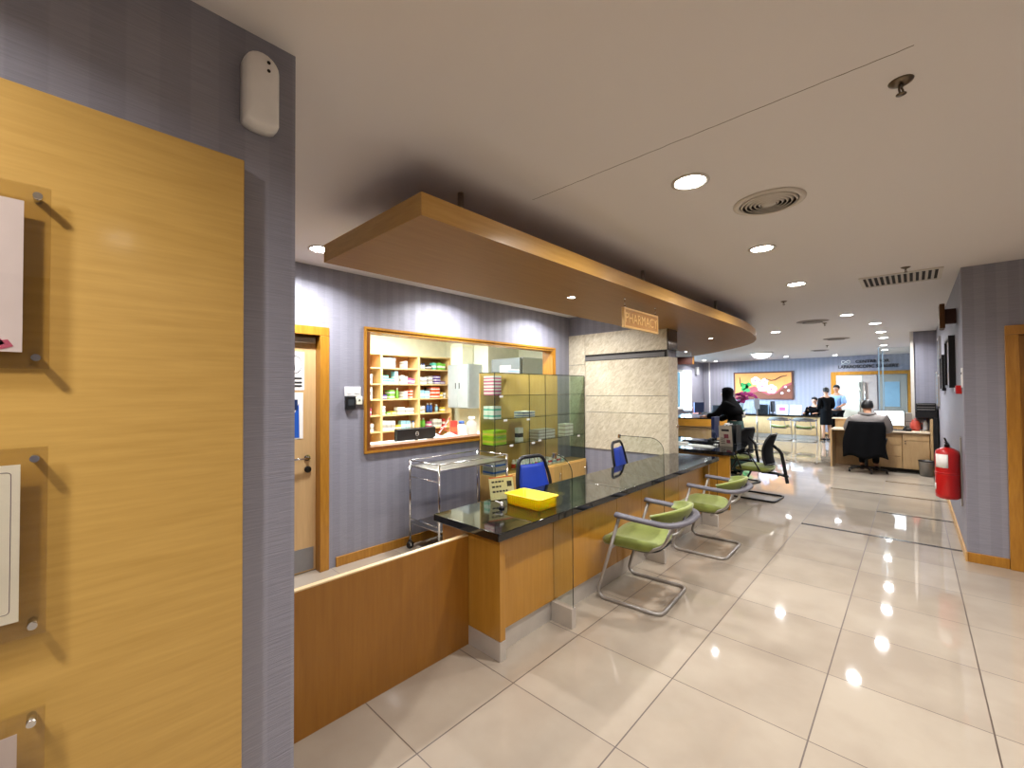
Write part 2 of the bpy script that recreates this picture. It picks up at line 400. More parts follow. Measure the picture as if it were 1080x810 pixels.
def text(name, s, size, m, parent, loc, rot, depth=.002, sx=1.0, bold=False):
    c = bpy.data.curves.new(name, 'FONT'); c.body = s; c.size = size; c.extrude = depth; c.align_x = 'CENTER'; c.align_y = 'CENTER'
    if bold: c.offset = size*.02
    o = bpy.data.objects.new(name, c); COL.objects.link(o)
    dg = bpy.context.evaluated_depsgraph_get(); me = bpy.data.meshes.new_from_object(o.evaluated_get(dg))
    bpy.data.objects.remove(o); me.materials.clear(); me.materials.append(m)
    q = bpy.data.objects.new(name, me); COL.objects.link(q); q.parent = parent
    q.location = Vector(loc)-wloc(parent); q.rotation_euler = rot; q.scale = (sx, 1, 1)
    return q
RX = (PI/2, 0, PI/2)      # text facing +X
RY = (PI/2, 0, 0)         # text facing -Y

# ------------------------------------------------------------------ the setting
struct(B(FLOOR).box(-7.2, 3.4, -3.2, 18.3, -.1, 0).done('floor'))
struct(B(CEILM).box(-7.2, 3.4, -3.2, 18.3, CEIL, CEIL+.1).done('ceiling'))
XN = -1.459
struct(B(WALL).box(-2.05, XN, -3.1, .531, 0, CEIL).done('wall_near'))
XL = -3.77
# left wall with the door opening (Y .72..1.60) and the pharmacy hatch (Y 2.12..5.06, z 1.02..2.12)
b = B(WALL)
for y0, y1, z0, z1 in ((-3.1, .66, 0, CEIL), (.66, 1.62, 2.06, CEIL), (1.62, 2.03, 0, CEIL), (2.03, 4.89, 0, 1.005), (2.03, 4.89, 2.135, CEIL), (4.89, 6.05, 0, CEIL)):
    b.box(XL-.15, XL, y0, y1, z0, z1)
struct(b.done('wall_left'))
struct(B(WALL).box(-3.77, -2.262, 5.3, 5.58, 0, CEIL).done('wall_column'))
struct(B(WALL).box(-7.1, 3.3, 18.0, 18.15, 0, CEIL).done('wall_back'))
# far left wall with window
b = B(WALL)
for y0, y1, z0, z1 in ((6.05, 13.2, 0, CEIL), (13.2, 16.55, 0, .9), (13.2, 16.55, 2.25, CEIL), (16.55, 18.0, 0, CEIL)):
    b.box(-6.35, -6.2, y0, y1, z0, z1)
struct(b.done('wall_far_left'))
XR = .334
struct(B(WALL).box(XR, XR+.15, 5.77, 18.0, 0, CEIL).done('wall_right'))
b = B(WALL)
for x0, x1, z0, z1 in ((XR, .60, 0, CEIL), (.60, 1.62, 2.08, CEIL), (1.62, 3.3, 0, CEIL)):
    b.box(x0, x1, 5.62, 5.77, z0, z1)
struct(b.done('wall_corridor'))
struct(B(WALL).box(3.2, 3.35, -3.1, 5.7, 0, CEIL).done('wall_east'))
struct(B(WALL).box(-3.95, 3.3, -3.15, -3.0, 0, CEIL).done('wall_behind'))
struct(B(WALL).box(.02, XR, 11.3, 11.75, 0, CEIL).done('wall_pier'))
# pharmacy room shell
b = B(CREAM); b.box(-6.62, -6.52, .9, 5.3, 0, CEIL); b.box(-6.52, -3.921, .8, .95, 0, CEIL); b.box(-6.52, -5.35, 5.12, 5.3, 0, CEIL); b.box(-5.45, -5.35, 5.3, 5.9, 0, CEIL); b.box(-6.34, -3.921, 5.9, 6.05, 0, CEIL)
for q in ((.96, 1.98, 0, CEIL), (4.94, 5.89, 0, CEIL), (1.98, 4.94, 0, .93), (1.98, 4.94, 2.18, CEIL)):  # unseen cream lining inside the hatch wall, added to bounce light onto the fridge
    if q[1] > q[0]: b.box(-3.935, -3.921, *q)
struct(b.done('wall_pharmacy'))
# trims
def trim(name, mats, boxes, bev=.003):
    b = B(*mats)
    for q in boxes: b.box(*q, bev=bev)
    return struct(b.done(name))
trim('baseboard_left', [W_TRIM], [(XL, XL+.014, 1.72, 5.3, 0, .085)])
trim('baseboard_right', [W_BASE], [(XR-.014, XR, 5.60, 11.3, 0, .085)])
trim('baseboard_corridor', [W_TRIM], [(XR-.014, .583, 5.605, 5.62, 0, .085), (1.70, 3.2, 5.605, 5.62, 0, .085)])
trim('baseboard_back', [W_BASE], [(-6.2, -2.1, 17.985, 18.0, 0, .085)])
trim('trim_1', [W_TRIM, W_DARK], [(XL-.15, XL+.02, 1.575, 1.655, 0, 2.044), (XL-.15, XL+.02, .62, .70, 0, 2.044), (XL-.15, XL+.02, .62, 1.655, 2.045, 2.12)])
trim('trim_2', [W_TRIM], [(.585, .665, 5.59, 5.78, 0, 2.009), (1.62, 1.70, 5.59, 5.78, 0, 2.009), (.585, 1.70, 5.59, 5.78, 2.01, 2.09)])
# dark inlaid strips in the corridor floor
INL = mat('dark_floor_inlay', '3a3530', .2)
for i in range(5):
    y = 5.93+1.21*i; trim('trim_%d' % (i+3), [INL], [(-.967 if i % 2 == 0 else -.364, XR-.014, y-.025, y+.025, -.01, .0015)], 0)

# marble cladding with its shutter slot
b = B(MARBLE, DARK, mat('slot_grey', '6d6a68', .5))
yF = 5.285
b.box(-3.77, -3.488, yF, 5.3, .73, 1.93); b.box(-3.77, -3.488, yF, 5.3, 1.936, 2.37)
b.box(-3.482, -2.262, yF, 5.3, 2.07, 2.37)
for z0, z1 in ((.73, 1.245), (1.251, 1.476), (1.482, 1.975)): b.box(-3.482, -2.248, yF, 5.3, z0, z1)
b.box(-2.262, -2.248, 5.3, 5.575, .73, 1.975); b.box(-2.262, -2.248, yF, 5.3, 1.975, 2.06, 2)
b.box(-3.482, -2.262, 5.297, 5.3, 1.975, 2.07, 1); b.box(-3.478, -2.3, 5.290, 5.297, 1.985, 2.04, 2)
struct(b.done('trim_8'))
struct(B(mat('polished_steel_cap', '6a6058', .12, .9)).box(-2.262, -2.246, 5.29, 5.575, 2.06, CEIL-.32).done('trim_9'))

# left door
d = struct(B(W_DOOR).box(XL-.11, XL-.07, .702, 1.573, .008, 2.044).done('door_1'))
B(mat('door_kick_plate', '8f8f92', .35, .6)).box(XL-.07, XL-.067, .72, 1.555, .02, .21).done('kick_plate', d)
b = B(CHROME); b.cyl((XL-.07, 1.50, .985), (XL-.02, 1.50, .985), .011).sweep(fillet([(XL-.025, 1.50, .985), (XL-.02, 1.36, .985)], .02), .009)
b.cyl((XL-.07, 1.50, .985), (XL-.062, 1.50, .985), .026); b.done('lever_handle', d)
B(BLACKM).lathe([(.0, 0), (.028, 0), (.028, .012), (.012, .016)], (XL-.07, 1.505, .885), 18, axis='x').done('lock_escutcheon', d)
b = B(STEEL); b.box(XL-.10, XL-.03, 1.10, 1.56, 1.975, 2.03, bev=.008); b.done('door_closer', d)
# notices on the door
s = thing('door_notice', 'small white prohibition notice with circled figure, taped on the pale wooden door', 'sign', (XL-.069, 1.25, 1.72))
b = B(PAPER); b.box(XL-.07, XL-.067, 1.30, 1.475, 1.57, 1.90); b.done('sheet', s)
b = B(mat('ink_black', '1b1b1b', .6)); b.sweep([(XL-.066, 1.392+.062*math.cos(a*PI/12), 1.79+.075*math.sin(a*PI/12)) for a in range(24)], .004, .002, 6, closed=True)
b.ball((XL-.066, 1.38, 1.825), (.002, .014, .016)); b.prism([(1.365, 1.74), (1.40, 1.74), (1.395, 1.80), (1.37, 1.80)], XL-.066, XL-.064, axis='x')
for z in (1.665, 1.63, 1.60): b.box(XL-.066, XL-.064, 1.335, 1.455, z, z+.014)
b.done('printed_symbol', s)
s = thing('door_poster', 'tall blue and white poster below the notice on the pale wooden door', 'poster', (XL-.069, 1.36, 1.15))
b = B(PAPER); b.box(XL-.07, XL-.067, 1.27, 1.465, 1.155, 1.55); b.done('sheet', s)
b = B(mat('poster_blue', '1d55b4', .5), mat('poster_navy', '122a55', .5), mat('poster_pale_blue', '8fb8e8', .5))
b.prism([(1.275, 1.165), (1.435, 1.165), (1.43, 1.46), (1.40, 1.38), (1.275, 1.34)], XL-.067, XL-.065, axis='x')
b.prism([(1.275, 1.165), (1.36, 1.165), (1.33, 1.30), (1.275, 1.26)], XL-.0648, XL-.064, 1, axis='x')
b.box(XL-.067, XL-.065, 1.38, 1.42, 1.40, 1.49, 1); b.box(XL-.067, XL-.0645, 1.28, 1.36, 1.36, 1.44, 2); b.done('printed_picture', s)

# right door
d = struct(B(W_TRIM).box(.667, 1.618, 5.66, 5.70, .008, 2.008).done('door_2'))
b = B(BLACKM); b.cyl((.72, 5.66, 1.0), (.72, 5.61, 1.0), .011); b.sweep([(.72, 5.615, 1.0), (.85, 5.615, 1.0)], .01); b.cyl((.72, 5.66, 1.0), (.72, 5.65, 1.0), .026); b.done('lever_handle', d)
B(BLACKM).cyl((.72, 5.66, .90), (.72, 5.645, .90), .024).done('lock_escutcheon', d)

# pharmacy hatch
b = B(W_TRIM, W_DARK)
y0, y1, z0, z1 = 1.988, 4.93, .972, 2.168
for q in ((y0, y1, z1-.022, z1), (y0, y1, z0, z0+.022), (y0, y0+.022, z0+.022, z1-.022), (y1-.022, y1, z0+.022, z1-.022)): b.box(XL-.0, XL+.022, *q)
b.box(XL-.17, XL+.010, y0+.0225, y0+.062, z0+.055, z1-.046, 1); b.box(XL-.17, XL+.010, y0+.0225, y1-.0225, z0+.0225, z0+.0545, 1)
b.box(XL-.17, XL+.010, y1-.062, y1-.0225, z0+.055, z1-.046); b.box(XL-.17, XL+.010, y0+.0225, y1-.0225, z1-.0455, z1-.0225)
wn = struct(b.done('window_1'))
struct(B(W_TRIM).box(-3.99, -3.945, 1.99, 4.93, .93, 1.02, bev=.004).done('trim_10'))
# far window
wf = struct(B(WHITEPAINT).box(-6.36, -6.17, 13.14, 13.22, .92, 2.22).box(-6.36, -6.17, 16.5, 16.66, .92, 2.22).box(-6.36, -6.17, 13.14, 16.66, 2.22, 2.30).box(-6.36, -6.15, 13.14, 16.66, .85, .92)
            .box(-6.33, -6.22, 14.82, 14.90, .92, 2.22).box(-6.33, -6.22, 15.95, 16.05, .92, 2.22).done('window_2'))
B(GLASS).box(-6.28, -6.272, 13.22, 16.5, .92, 2.22).done('pane', wf)

# glass partition by the pier
wn = struct(B(GLASS).box(-.52, .02, 11.99, 12.002, .02, 2.42).done('window_3'))
B(mat('bluish_glass_edge', '9fc0da', .2, .3)).box(-.535, -.515, 11.98, 12.012, 0, 2.44).box(-.47, -.45, 11.98, 12.012, 0, 2.36).done('glass_post', wn)
struct(B(TRIMW).box(-.03, .02, 11.28, 12.02, 0, CEIL).done('trim_11'))

# far double doors
fr = struct(B(W_TRIM).box(-2.02, -1.89, 17.93, 17.999, 0, 2.02).box(-.12, 0.0, 17.93, 17.999, 0, 2.02).box(-2.02, 0, 17.93, 17.999, 2.02, 2.13).done('trim_12'))
for i, (x0, x1, m) in enumerate(((-1.885, -1.20, mat('frosted_leaf', 'c6c8bb', .5)), (-1.19, -.84, mat('grey_leaf', 'a39a94', .5)), (-.80, -.13, mat('blue_grey_leaf', '8c8a84', .5)))):
    d = struct(B(m).box(x0, x1, 17.95, 17.98, .01, 2.01).done('door_%d' % (i+3)))
    hx = x1-.06 if i == 0 else x0+.05
    if i < 2: B(STEEL).cyl((hx, 17.91, .7), (hx, 17.91, 1.78), .018).cyl((hx, 17.95, .8), (hx, 17.91, .8), .01).cyl((hx, 17.95, 1.7), (hx, 17.91, 1.7), .01).done('pull_handle', d)
    else: B(mat('blue_glazing', '7fa0b6', .2)).box(-.66, -.3, 17.94, 17.95, 1.0, 1.78).box(-.62, -.34, 17.94, 17.95, .2, .8).done('glazing', d)

# ------------------------------------------------------------------ ceiling fittings
first = None
for i, (x, y, k) in enumerate(LAMPS):
    if i < 17: 
        where = {'warm': 'above the corridor in front of the granite counter', 'cool': ''}[k]
        names = ['nearest warm downlight glowing in the ceiling beside the round vent', 'second warm downlight, between the round vent and the far half of the canopy',
                 'third warm downlight from the camera, left of the slatted ceiling vent', 'cool downlight beyond the slatted vent, first of the far row', 'cool downlight second in the far row toward the glass partition',
                 'cool downlight third in the far row before the glass partition', 'cool downlight fourth in the far row near the wall pier', 'cool downlight seen through the glass partition, nearest of those',
                 'cool downlight seen through the glass partition, farthest back', 'cool downlight just beyond the rounded tip of the wooden canopy', 'cool downlight near the back wall above the double doors',
                 'cool downlight near the back wall above the orchid painting', 'cool downlight at the far left before the window wall', 'cool downlight closest to the far left corner',
                 'bright downlight above the pale door on the left wall', 'downlight hidden behind the canopy washing the wall over the hatch', 'downlight hidden behind the canopy washing the wall near the marble']
        t = thing('ceiling_downlight', names[i], 'ceiling light', (x, y, CEIL), 0, 'recessed ceiling downlights')
    else:
        t = thing('ceiling_downlight', 'warm recessed downlight in the corridor ceiling behind the camera', 'ceiling light', (x, y, CEIL), 0, 'downlights behind the camera')
    B(TRIMW).lathe([(.074, -.001), (.093, -.001), (.095, -.006), (.078, -.008), (.074, -.002)], n=28).done('trim_ring', t, False)
    B(LAMPW if k == 'warm' else LAMPC).lathe([(.001, -.0025), (.074, -.0025), (.074, -.0015), (.001, -.0015)], n=24).done('lens', t, False)
t = thing('ceiling_dome_light', 'large glowing glass dome light on the far ceiling before the painting', 'ceiling light', (-3.27, 14.33, CEIL))
B(mat('dome_glow', 'ffffff', .4, emit=(1, .97, .9, 1), estr=5)).lathe([(.001, -.17), (.10, -.165), (.19, -.13), (.25, -.06), (.26, -.03), (.001, -.03)], n=32).done('glass_dome', t, False)
B(WHITEPAINT).lathe([(.001, -.04), (.29, -.04), (.31, -.02), (.30, 0), (.001, 0)], n=32).done('ceiling_rose', t, False)
# round vent
t = thing('round_air_vent', 'round white air vent with concentric rings in the ceiling between two downlights', 'air vent', (-.60, 2.85, CEIL))
B(TRIMW).lathe([(.152, -.001), (.185, -.001), (.185, -.006), (.165, -.014), (.152, -.010)], n=40).done('outer_ring', t, False)
B(DARK).lathe([(.001, -.001), (.155, -.001), (.155, -.003), (.001, -.003)], n=32).done('dark_throat', t, False)
b = B(TRIMW)
for r in (.148, .125, .102, .079, .056): b.lathe([(r-.009, -.018), (r, -.006), (r-.004, -.005), (r-.013, -.017)], n=36)
b.lathe([(.001, -.018), (.038, -.016), (.038, -.012), (.001, -.012)], n=24)
b.done('cone', t, False)
# slatted vent
t = thing('slatted_air_vent', 'rectangular slatted air vent in the ceiling near the right wall corner', 'air vent', (-.08, 5.72, CEIL))
b = B(TRIMW); hx, hy = .30, .27
for q in ((-hx, hx, -hy, -hy+.03), (-hx, hx, hy-.03, hy), (-hx, -hx+.03, -hy+.03, hy-.03), (hx-.03, hx, -hy+.03, hy-.03)): b.box(*q, -.012, 0)
b.done('frame', t, False)
B(DARK).box(-hx+.02, hx-.02, -hy+.02, hy-.02, -.003, -.001).done('dark_throat', t, False)
b = B(mat('vent_slat', 'b4a99c', .5))
for k in range(12):
    b.box(-.011, .011, -hy+.03, hy-.03, -.0015, 0, mtx=Matrix.Translation((-.237+.043*k, 0, -.010)) @ Matrix.Rotation(.45, 4, 'Y'))
b.done('slats', t, False)
for lab, x, y, r in (('flat grey round ceiling diffuser beyond the third warm downlight', -1.17, 8.37, .22), ('flat grey round ceiling diffuser, farther of the two past the canopy', -1.2, 11.6, .24), ('flat round ceiling diffuser behind the rounded canopy tip', -4.4, 12.6, .28), ('small round ceiling diffuser before the lettering on the back wall', -1.9, 14.7, .22)):
    t = thing('ceiling_diffuser', lab, 'air vent', (x, y, CEIL), 0, 'flat round ceiling diffusers')
    B(mat('diffuser_grey', '8a8078', .5)).lathe([(.001, -.02), (r*.5, -.022), (r*.95, -.006), (r, 0), (.001, 0)], n=28).done('plate', t, False)
    B(DARK).lathe([(r*.55, -.023), (r*.62, -.0205), (r*.62, -.018), (r*.55, -.02)], n=28).done('slot', t, False)
# sprinklers
def sprinkler(lab, x, y):
    t = thing('fire_sprinkler', lab, 'sprinkler', (x, y, CEIL), 0, 'brass fire sprinklers on the ceiling')
    br = mat('sprinkler_brass', '6b5f50', .3, .9)
    B(br).lathe([(.001, -.012), (.016, -.014), (.034, -.004), (.036, 0), (.001, 0)], n=22).done('rose', t, False)
    b = B(br); b.lathe([(.009, -.02), (.009, -.012)], n=12)
    for s in (-1, 1): b.sweep(fillet([(0, s*.006, -.018), (s*.006, s*.016, -.03), (s*.003, s*.006, -.045)], .008), .0035, n=6)
    b.lathe([(.001, -.049), (.015, -.048), (.015, -.046), (.001, -.045)], n=16).done('deflector', t, False)
sprinkler('nearest brass fire sprinkler hanging from the ceiling, upper right', -.014, 2.06)
sprinkler('brass fire sprinkler just in front of the slatted vent', -.031, 5.25)
sprinkler('brass fire sprinkler beyond the third warm downlight', -1.157, 6.2)
sprinkler('tiny fire sprinkler hanging below the flat round diffuser', -1.05, 8.7)
sprinkler('tiny fire sprinkler farthest back before the lettering', -1.55, 13.2)

# ------------------------------------------------------------------ hanging canopy
ZC0, ZC1 = 2.33, 2.435
outline = [(-1.57, 1.10), (-1.565, 4.4), (-1.56, 5.3), (-1.56, 5.9), (-1.59, 6.4), (-1.66, 6.95), (-1.76, 7.43), (-1.90, 7.86), (-2.07, 8.2), (-2.27, 8.5), (-2.5, 8.8), (-2.8, 9.15), (-3.16, 9.55), (-3.55, 9.9), (-4.0, 10.15), (-4.4, 10.25), (-4.4, 6.08), (-3.7, 6.08), (-3.7, 5.61), (-2.24, 5.61), (-2.24, 5.275), (-2.57, 5.275), (-2.57, 1.10)]
t = thing('hanging_canopy', 'long flat wooden canopy with rounded far end, hung over the pharmacy counter', 'canopy', (-1.9, 3.5, ZC0))
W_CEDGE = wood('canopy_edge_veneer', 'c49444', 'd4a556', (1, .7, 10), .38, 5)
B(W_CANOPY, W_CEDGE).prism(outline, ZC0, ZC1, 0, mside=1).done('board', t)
b = B(STEEL)
for x, y in ((-1.815, 1.533), (-1.80, 3.69), (-1.76, 5.57), (-2.4, 1.7), (-2.4, 4.2), (-2.2, 7.4)): B(STEEL).cyl((x, y, ZC1), (x, y, CEIL), .017).done('hanging_rod', t)
LAMPS2 = [(-2.06, 2.93), (-2.2, 6.72), (-3.35, 8.74)]
for (x, y) in LAMPS2: area('canopy_beam', (x, y, ZC0-.005), (0, 0, 0), .05, .05, 7, LCOL['cool'], math.radians(140))
for (x, y), lab in zip(LAMPS2, ('small downlight in the canopy underside above the near counter', 'small downlight in the canopy underside near its rounded tip', 'small downlight in the canopy underside just right of the marble column')):
    q = thing('canopy_downlight', lab, 'ceiling light', (x, y, ZC0), 0, 'small downlights in the canopy')
    B(TRIMW).lathe([(.028, -.001), (.04, -.001), (.041, -.005), (.029, -.006)], n=20).done('trim_ring', q, False)
    B(LAMPC).lathe([(.001, -.003), (.028, -.003), (.028, -.001), (.001, -.001)], n=16).done('lens', q, False)
# signs
t = thing('hanging_sign', 'carved wooden sign reading PHARMACY hanging under the canopy on two chains', 'sign', (-1.75, 3.565, 2.16))
B(wood('sign_wood', 'a8743a', 'bb8a4c', (1, .8, 8), .4, 5)).box(-1.77, -1.752, 3.245, 3.885, 2.085, 2.245, bev=.003).done('board', t)
b = B(wood('sign_border', 'd0a462', 'dcb475', (1, .8, 8), .4, 5))
for q in ((3.24, 3.89, 2.232, 2.25), (3.24, 3.89, 2.08, 2.098), (3.24, 3.262, 2.098, 2.232), (3.868, 3.89, 2.098, 2.232)): b.box(-1.772, -1.744, *q, bev=.003)
b.done('border', t)
text('lettering', 'PHARMACY', .118, mat('sign_gilt', 'dfb878', .4), t, (-1.750, 3.565, 2.163), RX, .002, .98)
for y in (3.275, 3.86):
    b = B(CHROME); b.cyl((-1.76, y, 2.25), (-1.76, y, 2.33), .0025, 8); b.ball((-1.76, y, 2.257), .012, n=8, m=5); b.ball((-1.76, y, 2.326), .008, n=8, m=5); b.done('chain', t)
t = thing('hanging_sign', 'dark brown hanging sign board under the canopy beyond the marble column', 'sign', (-3.65, 9, 2.16))
B(DARKBR).box(-4.0, -3.30, 8.98, 9.02, 2.085, 2.245, bev=.004).done('board', t)
B(W_TRIM).box(-3.30, -3.285, 8.975, 9.025, 2.08, 2.25).done('border', t)
for x in (-3.9, -3.34): B(STEEL).cyl((x, 9, 2.245), (x, 9, 2.33), .006, 8).done('rod', t)

# ------------------------------------------------------------------ near wall: board, frames, dispenser
XB = -1.42
t = tag(B(W_BOARD).box(XN+.012, XB, -1.9, .376, .02, 2.232, bev=.003).done('wooden_wall_board', loc=(XN+.02, -.8, .02)), 'large honey wood wall board covering most of the nearest left wall', 'wall board')
XA = XB+.028
def acrylic(lab, zt, zb, yr, wdt, pt, pb, pm, deco):
    t = thing('acrylic_notice_frame', lab, 'notice', (XA, yr-wdt/2, zb), 0, 'clear acrylic notice frames on the wooden board')
    B(ACRYL).box(XA, XA+.003, yr-wdt, yr, zb, zt, bev=.001).done('front_sheet', t)
    B(ACRYL).box(XA-.007, XA-.004, yr-wdt, yr, zb, zt, bev=.001).done('rear_sheet', t)
    p = B(pm).box(XA-.003, XA-.001, yr-wdt+.035, yr-.040, pb, pt).done('paper', t)
    deco(p, XA-.0008, yr-.040, yr-wdt+.035, pt, pb)
    for z in (zt-.024, zb+.024):
        for y in (yr-.02, yr-wdt+.02):
            B(CHROME).cyl((XB, y, z), (XA+.012, y, z), .0075).done('standoff', t)
PINKP = mat('pale_pink_paper', 'd9cfdc', .6)
def decoA(p, x, yr, yl, zt, zb):
    b = B(mat('leaf_pink', 'b8587c', .6), mat('faint_lilac_ink', 'ece6ee', .6))
    for k in range(4): b.prism([(yr-.03-.012*k, zb+.004+.004*k), (yr-.012-.012*k, zb+.012+.004*k), (yr-.02-.012*k, zb+.026+.004*k), (yr-.045-.012*k, zb+.02+.004*k)], x, x+.0006, axis='x')
    for k in range(3): b.box(x, x+.0005, yl+.03, yr-.05, zt-.12-.03*k, zt-.112-.03*k, 1)
    b.done('printing', p)
def decoB(p, x, yr, yl, zt, zb):
    b = B(mat('violet_rule', '6d5a78', .6))
    b.sweep(fillet([(x, yr-.013, zt-.015), (x, yr-.013, zb+.02), (x, yl+.013, zb+.02), (x, yl+.013, zt-.015)], .008, closed=True), .0006, .0006, 5, closed=True)
    b.done('printing', p)
def decoC(p, x, yr, yl, zt, zb):
    b = B(mat('faint_lilac_ink2', 'b9aab8', .6))
    for k in range(8): b.box(x, x+.0005, yl+.03, yr-.03, zt-.05-.03*k, zt-.044-.03*k)
    b.done('printing', p)
acrylic('topmost clear acrylic frame with pale pink leaf notice on the wooden board', 2.005, 1.605, -.008, .31, 1.967, 1.640, PINKP, decoA)
acrylic('middle clear acrylic frame with white bordered notice on the wooden board', 1.435, 1.030, -.008, .31, 1.400, 1.068, PAPER, decoB)
acrylic('lowest clear acrylic frame at the bottom left corner of the wooden board', .872, .47, -.008, .31, .832, .51, mat('pale_lilac_paper', 'd4c8d2', .6), decoC)
t = thing('air_freshener_dispenser', 'white rounded air freshener dispenser high on the striped wall near the ceiling', 'dispenser', (XN, .42, 2.33))
def capsule(w, zlo, zhi, n=10):
    P = []
    for k in range(n+1): a = PI*k/n; P.append((w*math.cos(a), zhi-w*.95+w*.95*math.sin(a)))
    for k in range(n+1): a = PI+PI*k/n; P.append((w*math.cos(a)*(1.0), zlo+w*.35+w*.35*math.sin(a)))
    return P
R = []
for f, x in ((1.0, 0), (1.0, .03), (.97, .048), (.88, .058), (.6, .063), (.1, .064)):
    cz = 2.455
    R.append([(XN+x, .42+u*f, cz+(v-cz)*(f if f > .9 else f)) for u, v in capsule(.047, 2.345, 2.575)])
B(WHITE).rings(R).done('case', t)
b = B(DARK)
for z in (2.54, 2.515): b.lathe([(.0005, 0), (.005, 0), (.005, .002), (.0005, .002)], (XN+.0625, .432, z), 10, axis='x')
b.done('sensor', t)
b = B(DARK); b.box(XN+.050, XN+.0595, .447, .452, 2.385, 2.412); b.done('logo_mark', t)

# ------------------------------------------------------------------ left wall fittings
t = thing('light_switch', 'white double light switch plate on the wall between door and hatch', 'switch', (XL, 1.88, 1.52))
B(WHITE).box(XL, XL+.009, 1.80, 1.955, 1.515, 1.60, bev=.003).done('plate', t)
for y in (1.84, 1.915): B(PAPER).box(XL+.009, XL+.013, y-.017, y+.017, 1.537, 1.577, bev=.002).done('rocker', t)
t = thing('card_reader', 'black card reader mounted under the white light switch', 'card reader', (XL, 1.85, 1.42))
B(BLACKP).box(XL, XL+.035, 1.80, 1.895, 1.395, 1.512, bev=.006).done('case', t)
B(mat('reader_screen', '35393c', .3)).box(XL+.035, XL+.037, 1.82, 1.875, 1.43, 1.485).done('screen', t)
t = thing('key_switch', 'small cream key switch beside the black card reader', 'switch', (XL, 1.93, 1.44))
B(CREAM).box(XL, XL+.02, 1.90, 1.965, 1.435, 1.512, bev=.004).done('plate', t)
B(DARK).cyl((XL+.02, 1.935, 1.475), (XL+.024, 1.935, 1.475), .008).done('keyhole', t)

# ------------------------------------------------------------------ counter
t = thing('wooden_partition', 'low plain wooden partition between the near wall and the counter end', 'partition', (-2.03, 1.1, 0))
B(W_PART).box(-2.045, -2.018, .534, 1.752, .0, .660).done('panel', t)
B(W_EDGE).box(-2.047, -2.016, .534, 1.752, .660, .668, bev=.002).done('top_edge', t)
t = thing('reception_counter', 'long wooden pharmacy counter base with steel kick plates', 'counter', (-2.0, 3.5, 0))
B(W_DESK).box(-2.28, -1.748, 1.757, 1.800, .11, .705, bev=.002).done('end_panel', t)
B(KICK).box(-2.04, -1.746, 1.753, 1.802, 0, .11, bev=.001).done('end_kick_plate', t)
B(W_DESK).box(-2.28, -1.748, 5.19, 5.235, .0, .705, bev=.002).done('end_panel', t)
ys = [1.802, 2.325, 3.18, 3.62, 4.45, 5.19]
for a, c in zip(ys, ys[1:]): B(W_DESK).box(-1.83, -1.80, a+.002, c-.002, .135, .705, bev=.0015).done('front_panel', t)
B(DARK).box(-1.85, -1.832, 1.802, 5.19, 0.0, .70).done('backing_panel', t)
B(KICK).box(-1.832, -1.815, 1.802, 5.19, 0, .135).done('kick_plate', t)
t = thing('granite_countertop', 'polished black granite top lying on the wooden pharmacy counter', 'countertop', (-2.0, 3.5, .706))
B(GRANITE).box(-2.30, -1.70, 1.70, 3.168, .706, .752, bev=.004).done('slab', t)
b = B(GRANITE); b.box(-2.30, -1.70, 3.170, 5.283, .706, .752, bev=.004); b.box(-2.24, -1.70, 5.284, 5.42, .706, .752, bev=.003); b.done('slab', t)
# glass screens
def screen(lab, y, xin=-2.085):
    t = thing('glass_screen', lab, 'glass screen', (-1.75, y, 0), 0, 'clear glass screens standing across the counter')
    def prof(x0, z0): 
        P = [(x0, z0), (-1.645, z0), (-1.645, 1.0)]
        for k in range(1, 9): a = PI/2*k/8; P.append((-1.645-.12*(1-math.cos(a)), 1.0+.115*math.sin(a)))
        P += [(-2.085, 1.112), (-2.085, .753)]
        return P
    P = [(-1.799, .02), (-1.645, .02), (-1.645, 1.0)]
    for k in range(1, 9): a = PI/2*k/8; P.append((-1.645-.13*(1-math.cos(a)), 1.0+.115*math.sin(a)))
    P += [(xin, 1.115), (xin, .753), (-1.699, .753), (-1.699, .705), (-1.799, .705)]
    B(GLASS).prism(P, y-.004, y+.004, axis='y').done('pane', t)
    E = [(-1.644, y, .12), (-1.644, y, 1.0)]
    for k in range(1, 9): a = PI/2*k/8; E.append((-1.644-.13*(1-math.cos(a)), y, 1.0+.116*math.sin(a)))
    E += [(xin, y, 1.116)]
    B(GEDGE).sweep(E, .0028, .0028, 6).done('polished_edge', t)
    B(KICK).box(-1.812, -1.640, y-.022, y+.022, 0, .13, bev=.002).done('foot', t)
    B(CHROME).box(xin-.012, xin+.010, y-.012, y+.012, 1.09, 1.13, bev=.003).done('clip', t)
screen('nearest clear glass screen, beside the yellow basket', 2.33, -1.788)
screen('middle clear glass screen, behind the nearest green chair', 3.745)
screen('farthest clear glass screen, at the counter end by the second green chair', 5.165)
